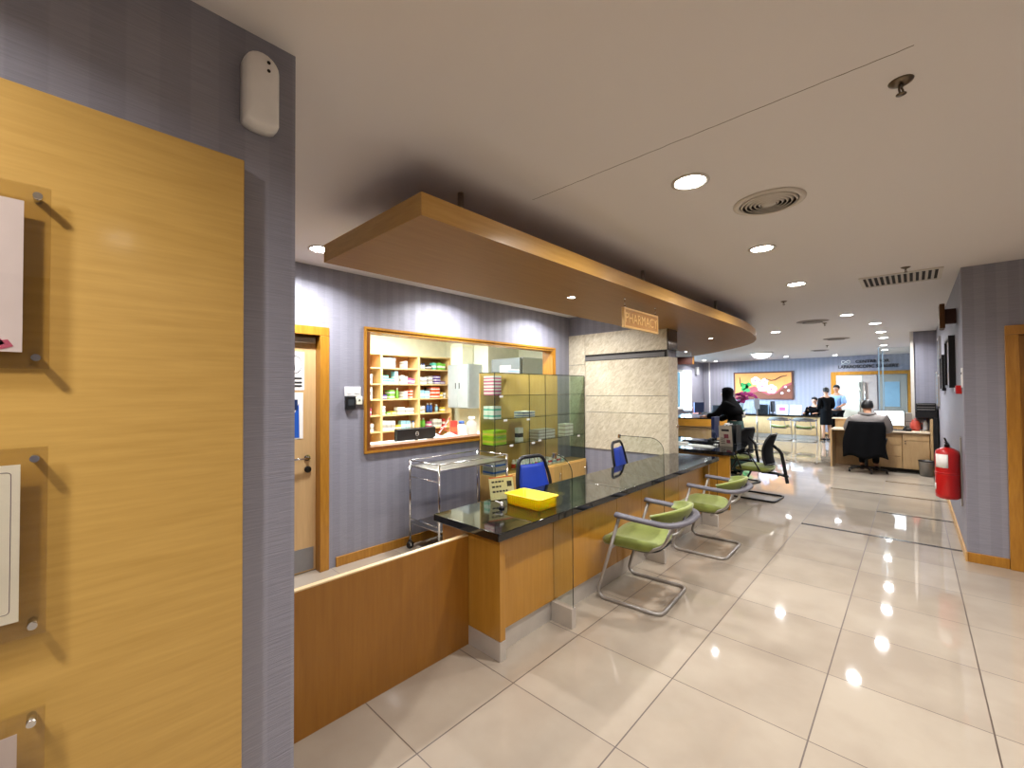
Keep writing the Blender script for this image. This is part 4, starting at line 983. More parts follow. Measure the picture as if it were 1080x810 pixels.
def wall_frame(lab, y0, y1, z0, z1, fm, pm, th=.035):
    t = thing('framed_poster', lab, 'framed picture', (XR, (y0+y1)/2, z0), 0, 'framed posters on the right wall')
    b = B(fm)
    for q in ((y0, y1, z1-.03, z1), (y0, y1, z0, z0+.03), (y0, y0+.03, z0+.03, z1-.03), (y1-.03, y1, z0+.03, z1-.03)): b.box(XR-th, XR, *q)
    b.done('frame', t); B(pm).box(XR-th*.6, XR-.002, y0+.03, y1-.03, z0+.03, z1-.03).done('print', t)
    b = B(CGREY); 
    for k in range(6): b.box(XR-th*.6-.001, XR-th*.6, y0+.08, y1-.08, z1-.12-.07*k, z1-.10-.07*k)
    b.done('printed_lines', t)
wall_frame('black framed poster nearest on the right wall, above the extinguisher', 6.55, 7.35, 1.56, 2.12, BLACKM, mat('poster_grey', '8d8a90', .3), .05)
wall_frame('dark framed poster in the middle of the right wall row', 8.4, 9.0, 1.52, 2.02, BLACKM, mat('poster_grey2', 'a0a4ac', .3), .04)
wall_frame('bluish poster high on the right wall near the pier', 9.5, 10.1, 1.75, 2.38, SILVER, mat('poster_blue1', '5b7f9c', .3), .03)
wall_frame('bluish poster low on the right wall near the pier', 10.3, 11.1, 1.25, 1.85, SILVER, mat('poster_blue2', '6a8fb0', .3), .03)
t = thing('wall_notice', 'narrow white notice on the right wall just past the corner', 'notice', (XR, 5.72, 1.6)); B(PAPER).box(XR-.006, XR, 5.66, 5.78, 1.56, 1.74, bev=.002).done('sheet', t); B(DARK).box(XR-.007, XR-.006, 5.68, 5.76, 1.68, 1.70).done('printing', t)
t = thing('fire_call_point', 'small red fire call point below the white notice on the right wall', 'fire alarm', (XR, 5.86, 1.5)); B(RED).box(XR-.04, XR, 5.81, 5.89, 1.50, 1.58, bev=.004).done('housing', t); B(PAPER).box(XR-.047, XR-.045, 5.825, 5.875, 1.52, 1.56).done('break_glass', t)

# ------------------------------------------------------------------ second desk
t = thing('consulting_desk', 'granite topped desk with wooden front behind the marble column', 'desk', (-2.2, 6.6, 0))
P = [(-3.0, 5.90), (-1.84, 5.90)]
for k in range(1, 7): a = PI/2*k/6; P.append((-1.84+.14*math.sin(a), 6.04-.14*math.cos(a)))
P += [(-1.70, 6.5), (-1.76, 6.9), (-1.88, 7.3), (-3.0, 7.3)]
B(GRANITE).prism(P, .706, .752).done('top', t)
B(W_DESK).box(-3.0, -1.745, 5.965, 6.0, 0, .705, bev=.002).done('front_panel', t)
B(W_DESK).box(-2.15, -2.12, 6.0, 7.2, 0, .705).done('modesty_panel', t); B(W_DESK).box(-3.0, -2.1, 7.2, 7.23, 0, .705).done('end_panel', t)
t = thing('computer_monitor', 'thin dark blue monitor seen edge on standing on the consulting desk', 'monitor', (-2.27, 7.1, .752))
B(mat('monitor_dark_blue', '27335c', .35)).box(-2.30, -2.25, 6.98, 7.22, .80, 1.13, bev=.006, mtx=None).done('screen', t); B(BLACKP).box(-2.33, -2.2, 7.02, 7.16, .753, .765).cyl((-2.27, 7.09, .765), (-2.27, 7.09, .82), .018).done('stand', t)
t = thing('desk_notice_stand', 'tall white notice in a clear stand at the consulting desk edge', 'notice', (-1.94, 6.5, .752), math.radians(0))
mt = Matrix.Rotation(math.radians(10), 4, 'X')
B(mat('offwhite_card', 'd6d2d0', .5)).box(-.085, .085, -.002, .002, .0, .30, mtx=mt).done('sheet', t, False)
B(ACRYL).box(-.088, .088, -.004, -.0025, 0, .305, mtx=mt).box(-.088, .088, -.01, .09, 0, .003).done('holder', t, False)
b = B(mat('notice_maroon', '8a4a52', .6), CBLACK)
b.box(-.05, .05, -.0050, -.0045, .22, .25, 1, mtx=mt); b.box(-.02, .04, -.0050, -.0045, .12, .18, 0, mtx=mt); b.box(.01, .06, -.0050, -.0045, .05, .10, 0, mtx=mt)
for k in range(4): b.box(-.065, -.01, -.0050, -.0045, .04+.025*k, .048+.025*k, 1, mtx=mt)
b.done('printing', t, False)
t = thing('document_tray', 'dark upright document holder beside the notice stand on the desk', 'document holder', (-1.95, 6.9, .752))
b = B(mat('smoky_plastic', '2b3032', .3)); 
for k in range(5): b.box(-.12+.045*k, -.115+.045*k, -.12, .12, 0, .28)
b.box(-.125, .07, -.12, .12, 0, .006); b.box(-.125, .07, .115, .12, 0, .2); b.done('rack', t, False)
B(PAPER).box(-.105, -.085, -.1, .1, .006, .30).box(-.06, -.045, -.1, .1, .006, .29).done('papers', t, False)
for k, (x, y, w_, d_, r, m) in enumerate(((-2.45, 6.25, .28, .20, .1, PAPER), (-2.25, 6.35, .30, .21, -.15, PAPER), (-2.15, 6.22, .26, .12, .05, PAPER), (-2.6, 6.5, .25, .2, .4, PAPER))):
    q = B(m).box(-w_/2, w_/2, -d_/2, d_/2, 0, .004+.002*k).done('paper_stack', None, False, (x, y, .7525), (0, 0, r)); tag(q, 'white papers spread over the front half of the consulting desk', 'paper', 'papers on the consulting desk')
t = thing('computer_keyboard', 'black keyboard among papers on the consulting desk', 'keyboard', (-2.45, 6.75, .752)); B(BLACKP).box(-.2, .2, -.07, .07, 0, .018, bev=.004).done('case', t, False); b = B(CBLACK); [b.box(-.19+.027*i, -.168+.027*i, -.06+.03*j, -.036+.03*j, .018, .024) for i in range(14) for j in range(4)]; b.done('keys', t, False)
t = thing('desk_telephone', 'black desk telephone near the monitor on the consulting desk', 'telephone', (-2.15, 6.68, .752)); B(BLACKP).box(-.08, .08, -.1, .1, 0, .04, bev=.008).done('base', t, False); B(BLACKP).sweep(fillet([(-.05, -.09, .045), (-.05, -.06, .075), (-.05, .06, .075), (-.05, .09, .045)], .02), .02, .014).done('handset', t, False); B(PAPER).box(.0, .07, -.03, .03, .041, .043).done('label_card', t, False)
t = thing('computer_mouse', 'white computer mouse on the consulting desk', 'mouse', (-2.08, 6.5, .752)); B(WHITE).ball((0, 0, .012), (.03, .05, .018)).done('body', t, False); B(CGREY).box(-.001, .001, -.04, -.01, .024, .031).done('wheel', t, False)

# curved desk beyond, with orchid
t = thing('curved_reception_desk', 'desk with curved orange wooden apron seen past the marble column', 'desk', (-3.3, 9.7, 0))
arc = [(-3.85+1.25*math.sin(a), 10.55-1.25*math.cos(a)) for a in [math.radians(-12+5.5*k) for k in range(13)]]
inner = [(-3.85+1.21*math.sin(a), 10.55-1.21*math.cos(a)) for a in [math.radians(-12+5.5*k) for k in range(13)]]
B(wood('orange_apron_wood', 'c68a2c', 'd69a38', (1, 1, 8), .35, 5)).prism(arc+inner[::-1], .78, .93).done('apron', t)
B(GRANITE).prism(arc+[(-2.75, 10.6), (-4.1, 10.6)], .93, .96).done('top', t)
B(W_PALE).prism(inner+[(-2.85, 10.5), (-4.0, 10.5)], 0, .78).done('base', t)
t = thing('orchid_pot', 'potted orchid with magenta flower sprays rising behind the woman in black', 'potted plant', (-2.72, 10.20, .96)); t.scale = (.85, .85, .72)
B(WHITE).lathe([(.001, 0), (.06, 0), (.085, .14), (.09, .16), (.08, .16), (.07, .13), (.001, .13)], n=20).done('pot', t, False)
MAG = mat('orchid_magenta', 'a8307e', .6); STEM = mat('orchid_stem', '3f6a34', .6)
rnd = random.Random(3)
for k in range(5):
    a = -1.0+.5*k; tip = Vector((.22*math.sin(a)+.06, .1*math.cos(k), .62+.12*math.cos(a*.8)))
    st = fillet([(0, 0, .13), (.02*k-.04, 0, .45), tuple(tip), tuple(tip+Vector((.12, 0, -.1)))], .15, 6)
    sp = B(STEM).sweep(st, .004, n=6).done('flower_stem', t, False)
    b = B(MAG)
    for p in st[5::2]:
        for q in range(2):
            c0 = Vector(p)+Vector((rnd.uniform(-.04, .04), rnd.uniform(-.04, .04), rnd.uniform(-.04, .04)))
            for m in range(5):
                an = 2*PI*m/5; b.ball(c0+Vector((.02*math.cos(an), -.003, .02*math.sin(an))), (.018, .006, .018), n=6, m=4)
    b.done('flowers', sp, False)
b = B(STEM)
for k in range(5):
    a = 2*PI*k/5; G = [[(math.cos(a)*(.03+.2*v)-math.sin(a)*.025*u*math.sin(PI*(.1+.85*v)), math.sin(a)*(.03+.2*v)+math.cos(a)*.025*u*math.sin(PI*(.1+.85*v)), .14+.1*math.sin(v*2.2)) for u in (-1, 0, 1)] for v in [i/6 for i in range(7)]]
    b.sheet(G, .003)
b.done('leaves', t, False)
# staff chairs near there
def office_chair(lab, loc, rz, group=None, m=MESHB):
    t = thing('office_chair', lab, 'chair', loc, rz, group)
    G = [[(.22+.03*v-.03*u*u, (.22-.03*v)*u, .55+.45*v) for u in [-1+.25*k for k in range(9)]] for v in [i/8 for i in range(9)]]
    B(m).sheet(G, .04).done('backrest', t, False)
    rim = [G[0][j] for j in range(9)]+[G[i][-1] for i in range(1, 9)]+[G[-1][j] for j in range(7, -1, -1)]+[G[i][0] for i in range(7, 0, -1)]
    B(BLACKP).sweep(rim, .02, .02, 8, closed=True).done('back_frame', t, False)
    B(m).rings(superpad(.24, .24, .43, .50, .01, -.02)).done('seat', t, False)
    B(BLACKP).sweep(fillet([(.23, 0, .75), (.27, 0, .5), (.1, 0, .42), (0, 0, .42)], .06), .03, .015).done('back_bracket', t, False)
    B(BLACKM).cyl((0, 0, .08), (0, 0, .44), .025).done('gas_column', t, False)
    for s in (-1, 1): B(BLACKP).sweep(fillet([(.05, s*.25, .44), (.05, s*.29, .66), (-.16, s*.29, .67)], .04), .016, .014).done('armrest', t, False)
    for k in range(5):
        a = 2*PI*k/5+.3; e = (.29*math.cos(a), .29*math.sin(a), .07)
        B(BLACKP).sweep([(0, 0, .1), e], .022, .014).done('base_leg', t, False)
        B(BLACKM).lathe([(.001, -.014), (.027, -.014), (.027, .014), (.001, .014)], (e[0], e[1], .028), 12, axis='y').done('castor', t, False)
    return t
oc = office_chair('black office chair back just right of the marble column', (-3.45, 7.9, 0), math.radians(150), 'black office chairs of the staff')
# small far-left desk
t = thing('small_desk', 'pale wooden desk before the far left window', 'desk', (-5.2, 14.9, 0))
B(W_PALE).box(-5.75, -4.72, 14.5, 15.2, 0, .71, bev=.003).done('body', t); B(BLACKP).box(-5.78, -4.70, 14.47, 15.22, .71, .745, bev=.003).done('top', t)
t = thing('computer_monitor', 'blue backed monitor on the small desk by the far window', 'monitor', (-5.22, 14.7, .745), math.radians(62)); B(mat('blue_monitor', '1c2c58', .4)).box(-.2, .2, -.02, .02, .06, .40, bev=.006).done('screen', t, False); B(BLACKP).box(-.1, .1, -.07, .07, 0, .012).cyl((0, 0, .012), (0, 0, .08), .02).done('stand', t, False)
dup(oc, (-5.0, 15.75, 0), PI/2, 'dark office chair behind the small far left desk')
t = thing('counter_notice_card', 'white notice in a stand on the small far left desk', 'notice', (-5.62, 14.75, .745)); B(PAPER).box(-.13, .13, -.004, .004, .12, .40).done('sheet', t, False); B(DARK).box(-.135, .135, -.002, .006, .115, .125).cyl((0, 0, 0), (0, 0, .12), .01).box(-.06, .06, -.05, .05, 0, .01).done('stand', t, False)
carton('storage_box', 'reddish brown box on the small far left desk', 'box', None, -5.40, 15.0, .746, .2, .22, .2, mat('box_redbrown', '9c5f52', .6), mat('box_redbrown2', '8a5048', .6))

# ------------------------------------------------------------------ far reception counter
t = thing('far_reception_counter', 'long wooden reception counter in front of the orchid painting', 'counter', (-3.3, 16.3, 0))
B(W_PALE).box(-4.6, -2.10, 16.05, 16.09, .12, .70).done('front_panel', t); B(KICK).box(-4.6, -2.10, 16.07, 16.09, 0, .12).done('kick_plate', t)
B(GRANITE).box(-6.0, -2.05, 15.98, 16.7, .70, .745, bev=.004).done('top', t); B(W_PALE).box(-6.0, -4.6, 16.1, 16.14, 0, .70).done('front_panel', t)
for x in (-2.13, -4.6, -5.97): B(W_EDGE).box(x, x+.03, 16.04, 16.65, 0, .70).done('end_panel', t)
dup(oc, (-3.95, 17.2, 0), PI/2, 'dark office chair behind the far counter left of the receptionist')
for lab, x, r in (('left open document display on the far reception counter', -3.12, .15), ('right open document display on the far reception counter', -2.76, -.1)):
    t = thing('document_stand', lab, 'document stand', (x, 16.2, .745), r, 'document stands on the far counter')
    mt = Matrix.Rotation(math.radians(-14), 4, 'X'); B(PAPER).box(-.16, .16, -.003, .003, 0, .32, mtx=mt).done('sheet', t, False)
    B(PINK if x < -3 else CGREY).box(-.08, .08, -.0045, -.0035, .12, .24, mtx=mt).done('printed_picture', t, False); B(ACRYL).box(-.17, .17, -.02, .08, 0, .004).done('base', t, False)
t = thing('computer_monitor', 'dark monitor on the far reception counter beside the document displays', 'monitor', (-3.42, 16.35, .745)); B(BLACKP).box(-.03, .03, -.2, .2, .07, .42, bev=.006).done('screen', t, False); B(BLACKP).box(-.07, .07, -.1, .1, 0, .012).cyl((0, 0, .012), (0, 0, .1), .02).done('stand', t, False)
t = thing('glass_screen', 'clear glass screen on the far reception counter', 'glass screen', (-3.75, 16.1, .745)); B(GLASS).box(-.25, .25, -.003, .003, .0, .38).done('pane', t, False); B(mat('screen_rail', '9ab0c4', .3)).box(-.26, -.25, -.006, .006, 0, .39).box(.25, .26, -.006, .006, 0, .39).box(-.26, .26, -.006, .006, .38, .39).done('frame', t, False)
t = thing('stanchion_post', 'slim steel queue post with a sign holder on the far floor', 'stanchion', (-3.29, 13.83, 0))
B(STEEL).lathe([(.001, 0), (.16, 0), (.16, .012), (.03, .03), (.02, .04), (.001, .04)], n=24).done('base', t, False); B(STEEL).cyl((0, 0, .03), (0, 0, .98), .019).done('pole', t, False)
B(mat('pale_holder', 'c9ccd2', .3)).box(-.07, .07, -.008, .008, 1.0, 1.30, bev=.003).box(-.02, .02, -.01, .01, .96, 1.0).done('sign_holder', t, False)

# painting
t = thing('orchid_painting', 'wide framed orange and brown painting of white orchids on the back wall', 'painting', (-4.09, 18, 1.19))
x0, x1, z0, z1 = -5.06, -3.11, 1.19, 2.22; yP = 17.965
b = B(mat('painting_frame', '5a3020', .5))
for q in ((x0, x1, z1-.05, z1), (x0, x1, z0, z0+.05), (x0, x0+.05, z0+.05, z1-.05), (x1-.05, x1, z0+.05, z1-.05)): b.box(q[0], q[1], 17.95, 18.0, q[2], q[3])
b.done('frame', t)
B(mat('canvas_orange', 'f09a52', .7)).box(x0+.05, x1-.05, yP, 17.99, z0+.05, z1-.05).done('canvas', t)
b = B(mat('canvas_brown', '74402a', .7), mat('canvas_maroon', 'a04a50', .7), mat('canvas_green', '2f9a4c', .7), mat('petal_white', 'eee0ea', .7), mat('petal_heart', '9a4a74', .7), mat('branch_dark', '4a3010', .7))
U = lambda u: x0+.05+u*(x1-x0-.1)
V = lambda v: z0+.05+v*(z1-z0-.1)
def pp(pts, mi, d): b.prism([(U(u), V(v)) for u, v in pts], yP-.001-d, yP-d, mi, axis='y')
pp([(0, 0), (0, .14), (.18, .34), (.36, .48), (.5, .3), (.62, .2), (.76, .28), (.86, .5), (1, .62), (1, 0)], 1, 0)
pp([(.18, 0), (.3, .2), (.45, .28), (.6, .12), (.74, .18), (.88, .42), (1, .52), (1, 0)], 0, .0012)
for u, v, r in ((.17, .45, .085), (.24, .52, .07), (.2, .3, .08), (.13, .55, .05)): pp([(u+r*math.cos(a)*(.8+.3*math.cos(3*a)), v+2*r*math.sin(a)*(.8+.3*math.sin(2*a))) for a in [2*PI*k/14 for k in range(14)]], 2, .0024)
def flower(u, v, r):
    for k in range(5):
        a = PI/2+2*PI*k/5; cu, cv = u+.55*r*math.cos(a), v+1.1*r*math.sin(a)
        pp([(cu+.6*r*math.cos(q), cv+1.15*r*math.sin(q)) for q in [2*PI*j/10 for j in range(10)]], 3, .0034+.0002*k)
    pp([(u+.22*r*math.cos(q), v+.42*r*math.sin(q)) for q in [2*PI*j/8 for j in range(8)]], 4, .0050)
for u, v, r in ((.38, .70, .075), (.50, .46, .09), (.54, .66, .06), (.66, .36, .085)): flower(u, v, r)
for u, v in ((.90, .44), (.84, .2), (.95, .3)): pp([(u+.025*math.cos(q), v+.045*math.sin(q)) for q in [2*PI*j/10 for j in range(10)]], 3, .0034)
pp([(.56, .78), (.66, .72), (.72, .74), (.82, .86), (.93, .9), (.93, .87), (.83, .82), (.73, .70), (.66, .68), (.56, .74)], 5, .0062)
pp([(.08, .85), (.095, .85), (.11, .6), (.13, .5), (.11, .5), (.09, .6)], 5, .0062)
b.done('painted_orchids', t)
# lettering over the doors
t = thing('wall_lettering', 'dark raised lettering with pale emblem over the far double doors', 'sign', (-1.1, 18, 2.3))
INKD = mat('lettering_dark', '1f2428', .5)
text('upper_line', 'CENTRE FOR', .13, INKD, t, (-.95, 17.985, 2.45), RY, .006, 1.1, True)
text('lower_line', 'LAPAROSCOPIC SURGERY', .14, INKD, t, (-1.07, 17.985, 2.29), RY, .006, .92, True)
b = B(PAPER); b.sweep([(-1.62+.11*math.cos(a), 17.985, 2.46+.05*math.sin(2*a)) for a in [2*PI*k/20 for k in range(20)]], .012, .008, 6, closed=True); b.sweep([(-1.74, 17.985, 2.39), (-1.55, 17.985, 2.38)], .01, .008, 6); b.done('emblem', t)
t = thing('wall_speaker', 'small white box high in the far left corner', 'speaker', (-6.2, 17.4, 2.1)); B(WHITE).box(-6.2, -6.1, 17.1, 17.25, 2.16, 2.45, bev=.01).done('case', t); B(CGREY).box(-6.1, -6.097, 17.12, 17.23, 2.18, 2.43).done('grille', t)
tag(B(WHITE).box(-5.98, -5.94, 17.95, 18.0, 0, CEIL, bev=.003).done('cable_conduit', loc=(-5.96, 17.97, 0)), 'thin white vertical conduit on the back wall near the far left corner', 'conduit')

# ------------------------------------------------------------------ right-hand desk
t = thing('workstation_desk', 'pale laminate workstation with drawers by the right wall', 'desk', (-.4, 11.0, 0))
B(mat('desk_worktop_cream', 'd8c8ae', .4)).box(-1.22, .21, 10.72, 11.28, .735, .765, bev=.004).done('worktop', t)
B(W_PALE).box(-1.24, -1.21, 10.72, 11.30, 0, .735).done('end_panel', t)
B(W_PALE).box(-1.21, .0, 11.27, 11.30, 0, .93).done('back_panel', t)
B(mat('desk_ledge_cream', 'e0d2ba', .4)).box(-1.26, -.56, 11.22, 11.42, .93, .955, bev=.003).done('ledge', t)
B(W_PALE).box(.215, .25, 10.70, 11.28, 0, 1.0, bev=.003).done('side_panel', t)
d = B(W_PALE).box(-.16, .205, 10.78, 11.25, .07, .735, bev=.003).done('pedestal', t)
dr = B(W_PALE).box(-.155, .20, 10.765, 10.78, .60, .725, bev=.002).done('drawer', t); B(BLACKP).cyl((-.12, 10.75, .58), (-.12, 10.765, .58), .01, 10).done('knob', dr)
dr = B(W_PALE).box(-.155, .20, 10.765, 10.78, .08, .592, bev=.002).done('door', t); B(BLACKP).cyl((-.12, 10.75, .54), (-.12, 10.765, .54), .01, 10).done('knob', dr)
B(W_PALE).box(-.50, -.165, 10.80, 11.25, .07, .735, bev=.003).done('pedestal', t)
for z0_, z1_ in ((.30, .50), (.51, .72), (.08, .29)): B(W_PALE).box(-.495, -.17, 10.785, 10.80, z0_, z1_, bev=.002).done('drawer', t)
B(DARK).box(-.48, .19, 10.85, 11.2, 0, .07).done('plinth', t)
t = thing('computer_monitor', 'lit white monitor screen on the workstation beside the seated man', 'monitor', (-.35, 11.05, .765))
B(BLACKP).box(-.215, .225, .0, .035, .075, .375, bev=.006).done('housing', t, False)
B(mat('screen_glow', 'ffffff', .3, emit=(.8, .93, 1, 1), estr=2.2)).box(-.205, .215, -.002, .0, .09, .36).done('lit_screen', t, False)
B(BLACKP).box(-.11, .11, -.06, .1, 0, .012).cyl((0, .03, .012), (0, .03, .12), .025).done('stand', t, False)
t = thing('computer_keyboard', 'black keyboard on the workstation below the lit monitor', 'keyboard', (-.3, 10.86, .765)); B(BLACKP).box(-.2, .2, -.065, .065, 0, .018, bev=.004).done('case', t, False); B(CBLACK).box(-.19, .19, -.055, .055, .018, .022).done('keys', t, False)
t = thing('red_jug', 'round red jug with lid on the workstation', 'jug', (.02, 11.05, .765)); B(mat('jug_red', 'b8483a', .35)).lathe([(.001, 0), (.055, 0), (.075, .05), (.075, .12), (.055, .17), (.05, .19), (.001, .19)], n=22).done('body', t, False); B(mat('jug_lid', '8e3a30', .4)).lathe([(.052, .19), (.055, .2), (.02, .215), (.015, .235), (.001, .235)], n=20).done('lid', t, False); B(mat('jug_lid2', '8e3a30', .4)).sweep(fillet([(.07, 0, .14), (.115, 0, .13), (.11, 0, .06), (.074, 0, .05)], .03), .008).done('handle', t, False)
t = thing('water_bottle', 'clear plastic water bottle beside the red jug on the workstation', 'bottle', (.155, 11.05, .765)); B(mat('bottle_plastic', 'b8c2c8', .2)).lathe([(.001, 0), (.033, 0), (.034, .06), (.031, .08), (.034, .1), (.033, .15), (.014, .19), (.014, .2)], n=18).done('body', t, False); B(CBLUE).lathe([(.015, .2), (.015, .22), (.001, .22)], n=14).done('cap', t, False)
t = thing('desk_telephone', 'dark telephone to the right of the lit monitor', 'telephone', (-.09, 10.9, .765)); B(BLACKP).box(-.06, .06, -.08, .08, 0, .05, bev=.008).done('base', t, False); B(BLACKP).sweep(fillet([(-.03, -.08, .055), (-.03, -.05, .08), (-.03, .05, .08), (-.03, .08, .055)], .02), .016, .012).done('handset', t, False)
t = thing('speaker_stack', 'grey file box behind the red jug on the workstation', 'file box', (-.07, 11.18, .765)); B(mat('file_grey', '8f8880', .5)).box(-.05, .05, -.05, .05, 0, .33, bev=.004).done('case', t, False); B(DARK).box(-.04, .04, -.052, -.05, .06, .07).box(-.04, .04, -.052, -.05, .16, .17).done('slot', t, False)
t = thing('desktop_printer', 'black printer with trays on a stand by the wall pier', 'printer', (.155, 11.0, 0))
b = B(BLACKP); b.box(.035, .30, 10.9, 11.27, 1.13, 1.285, bev=.008); b.done('body', t)
B(SILVER).box(.05, .285, 10.893, 10.90, 1.165, 1.175).box(.05, .285, 10.893, 10.9, 1.21, 1.216).box(.05, .285, 10.893, 10.9, 1.262, 1.268).done('tray_edges', t)
B(BLACKP).box(.03, .31, 10.88, 11.28, 1.02, 1.13).box(.255, .318, 10.72, 11.28, 0, 1.02).done('stand', t)
t = thing('waste_bin', 'steel waste bin on the floor beside the workstation drawers', 'bin', (.15, 10.60, 0)); B(mat('bin_steel', '8e8c8a', .3, .8)).lathe([(.001, 0), (.085, 0), (.10, .26), (.103, .265), (.095, .262), (.08, .02), (.001, .02)], n=24).done('tub', t, False); B(BLACKP).lathe([(.101, .255), (.107, .26), (.107, .275), (.098, .275)], n=24).done('rim', t, False)

# ------------------------------------------------------------------ people
def skinned(name, chains, radii, m, parent=None, sub=2):
    """chains: lists of named joints sharing names; radii per name (r or (rx, ry))"""
    me = bpy.data.meshes.new(name); names = []; verts = []; edges = []
    for ch in chains:
        for n_, p in ch:
            if n_ not in names: names.append(n_); verts.append(p)
        for (a, _), (c, _) in zip(ch, ch[1:]): edges.append((names.index(a), names.index(c)))
    me.from_pydata([tuple(v) for v in verts], edges, [])
    o = bpy.data.objects.new(name, me); COL.objects.link(o); me.materials.append(m)
    md = o.modifiers.new('skin', 'SKIN'); md.use_smooth_shade = True
    if not me.skin_vertices: me.attributes  # layer comes with the modifier
    sv = me.skin_vertices[0].data if me.skin_vertices else None
    if sv:
        for i, n_ in enumerate(names):
            r = radii[n_]; sv[i].radius = r if isinstance(r, tuple) else (r, r); sv[i].use_root = (i == 0)
    s = o.modifiers.new('smooth', 'SUBSURF'); s.levels = sub; s.render_levels = sub
    if parent: o.parent = parent
    return o
def person(lab, loc, rz, J, arms, legs, skin, clothes, hairfn, s=1.0, bare_legs=False):
    t = thing('person', lab, 'person', loc, rz)
    V = {k: Vector(v)*s for k, v in J.items()}
    R = {'pelvis': (.125, .10), 'waist': (.11, .085), 'chest': (.135, .10), 'shoulders': (.11, .075), 'neck': .05, 'skull0': .058, 'skull1': (.078, .088), 'skull2': (.08, .095), 'skull3': .05,
         'sh_l': .055, 'sh_r': .055, 'el_l': .042, 'el_r': .042, 'wr_l': .027, 'wr_r': .027, 'pa_l': (.036, .018), 'pa_r': (.036, .018),
         'hip_l': .085, 'hip_r': .085, 'kn_l': .058, 'kn_r': .058, 'an_l': .036, 'an_r': .036, 'to_l': (.036, .022), 'to_r': (.036, .022)}
    chains = [[(k, V[k]) for k in ('pelvis', 'waist', 'chest', 'shoulders', 'neck', 'skull0', 'skull1', 'skull2', 'skull3')]]
    for sd in 'lr':
        chains.append([('shoulders', V['shoulders'])]+[(k+'_'+sd, V[k+'_'+sd]) for k in ('sh', 'el', 'wr', 'pa')])
        chains.append([('pelvis', V['pelvis'])]+[(k+'_'+sd, V[k+'_'+sd]) for k in ('hip', 'kn', 'an', 'to')])
        # fingers: spread from the palm along the forearm direction
        w_, p_ = V['wr_'+sd], V['pa_'+sd]; dr = (p_-w_).normalized(); side = dr.cross(Vector((0, 0, 1)))
        side = side.normalized() if side.length > .1 else Vector((1, 0, 0)); dn = dr.cross(side).normalized()
        if dn.z > 0: dn = -dn
        for i, (off, ln) in enumerate(((-.027, .055), (-.009, .072), (.009, .078), (.026, .066))):
            k1, k2, k3 = 'f%d_%s' % (i, sd), 'g%d_%s' % (i, sd), 'h%d_%s' % (i, sd)
            b0 = p_+side*off*s+dr*.03*s; b1 = b0+dr*ln*.5*s+dn*.006*s; b2 = b1+dr*ln*.4*s+dn*.022*s
            chains.append([('pa_'+sd, p_), (k1, b0), (k2, b1), (k3, b2)]); R[k1] = .010; R[k2] = .009; R[k3] = .0075
        sg = -1 if sd == 'l' else 1
        k1, k2 = 't1_'+sd, 't2_'+sd; b0 = w_.lerp(p_, .5)+side*.038*sg*s; b1 = b0+(dr*.035+side*.014*sg)*s
        chains.append([('pa_'+sd, p_), (k1, b0), (k2, b1)]); R[k1] = .012; R[k2] = .009
    R = {k: (tuple(x*s for x in v) if isinstance(v, tuple) else v*s) for k, v in R.items()}
    skinned('body', chains, R, skin, t)
    # face: nose, eyes, mouth, ears  (the face looks towards local -x)
    h = V['skull1']; hf = V['face']/s if 'face' in V else Vector((-1, 0, 0)); hf = hf.normalized(); sdv = Vector((0, 0, 1)).cross(hf).normalized()
    hc = (V['skull1']+V['skull2'])/2
    b = B(skin); b.sweep([hc+hf*.085*s+Vector((0, 0, .0)), hc+hf*.108*s+Vector((0, 0, -.03*s))], .010*s, .010*s, 8)
    for sg in (-1, 1): b.ball(hc+sdv*sg*.080*s, (.014*s, .014*s, .028*s), n=8, m=6)
    b.done('nose_and_ears', t, False)
    b = B(CBLACK, CWHITE)
    for sg in (-1, 1): b.ball(hc+hf*.082*s+sdv*sg*.030*s+Vector((0, 0, .008*s)), .011*s, 1, 8, 6); b.ball(hc+hf*.091*s+sdv*sg*.030*s+Vector((0, 0, .008*s)), .005*s, 0, 8, 6); b.sweep([hc+hf*.088*s+sdv*sg*.018*s+Vector((0, 0, .028*s)), hc+hf*.082*s+sdv*sg*.045*s+Vector((0, 0, .028*s))], .003*s, .003*s, 6)
    b.done('eyes', t, False)
    b = B(mat('lips', '8f4a44', .5)); b.sweep([hc+hf*.080*s-sdv*.022*s+Vector((0, 0, -.058*s)), hc+hf*.090*s+Vector((0, 0, -.056*s)), hc+hf*.080*s+sdv*.022*s+Vector((0, 0, -.058*s))], .005*s, .005*s, 6); b.done('mouth', t, False)
    for nm, ks, grow, m in clothes:
        ch = []; RR = {}
        for kk in ks:
            ch.append([(k, V[k]) for k in kk])
        for k in {k for kk in ks for k in kk}:
            r = R[k]; RR[k] = tuple(x+grow*s for x in r) if isinstance(r, tuple) else r+grow*s
        skinned(nm, ch, RR, m, t)
    hairfn(t, V, hf, sdv, hc, s)
    return t
def short_hair(t, V, hf, sdv, hc, s):
    b = B(HAIR); R = []
    for i in range(9):
        a = math.radians(-25+14*i); rr_ = .098*math.cos(a); zz = .115*math.sin(a)
        R.append([tuple(hc-hf*.012*s+Vector((0, 0, .018*s))+(hf*math.cos(q)*rr_*(.82 if math.cos(q) > 0 and i < 4 else 1.0)+sdv*math.sin(q)*rr_*.92)*s+Vector((0, 0, (zz+(.055 if math.cos(q) > .3 and i < 4 else 0))*s))) for q in [2*PI*k/18 for k in range(18)]])
    b.rings(R); b.done('hair', t, False)
def bun_hair(t, V, hf, sdv, hc, s):
    short_hair(t, V, hf, sdv, hc, s); B(HAIR).ball(tuple(hc-hf*.12*s+Vector((0, 0, .0))), (.04*s, .04*s, .045*s)).done('hair_bun', t, False)
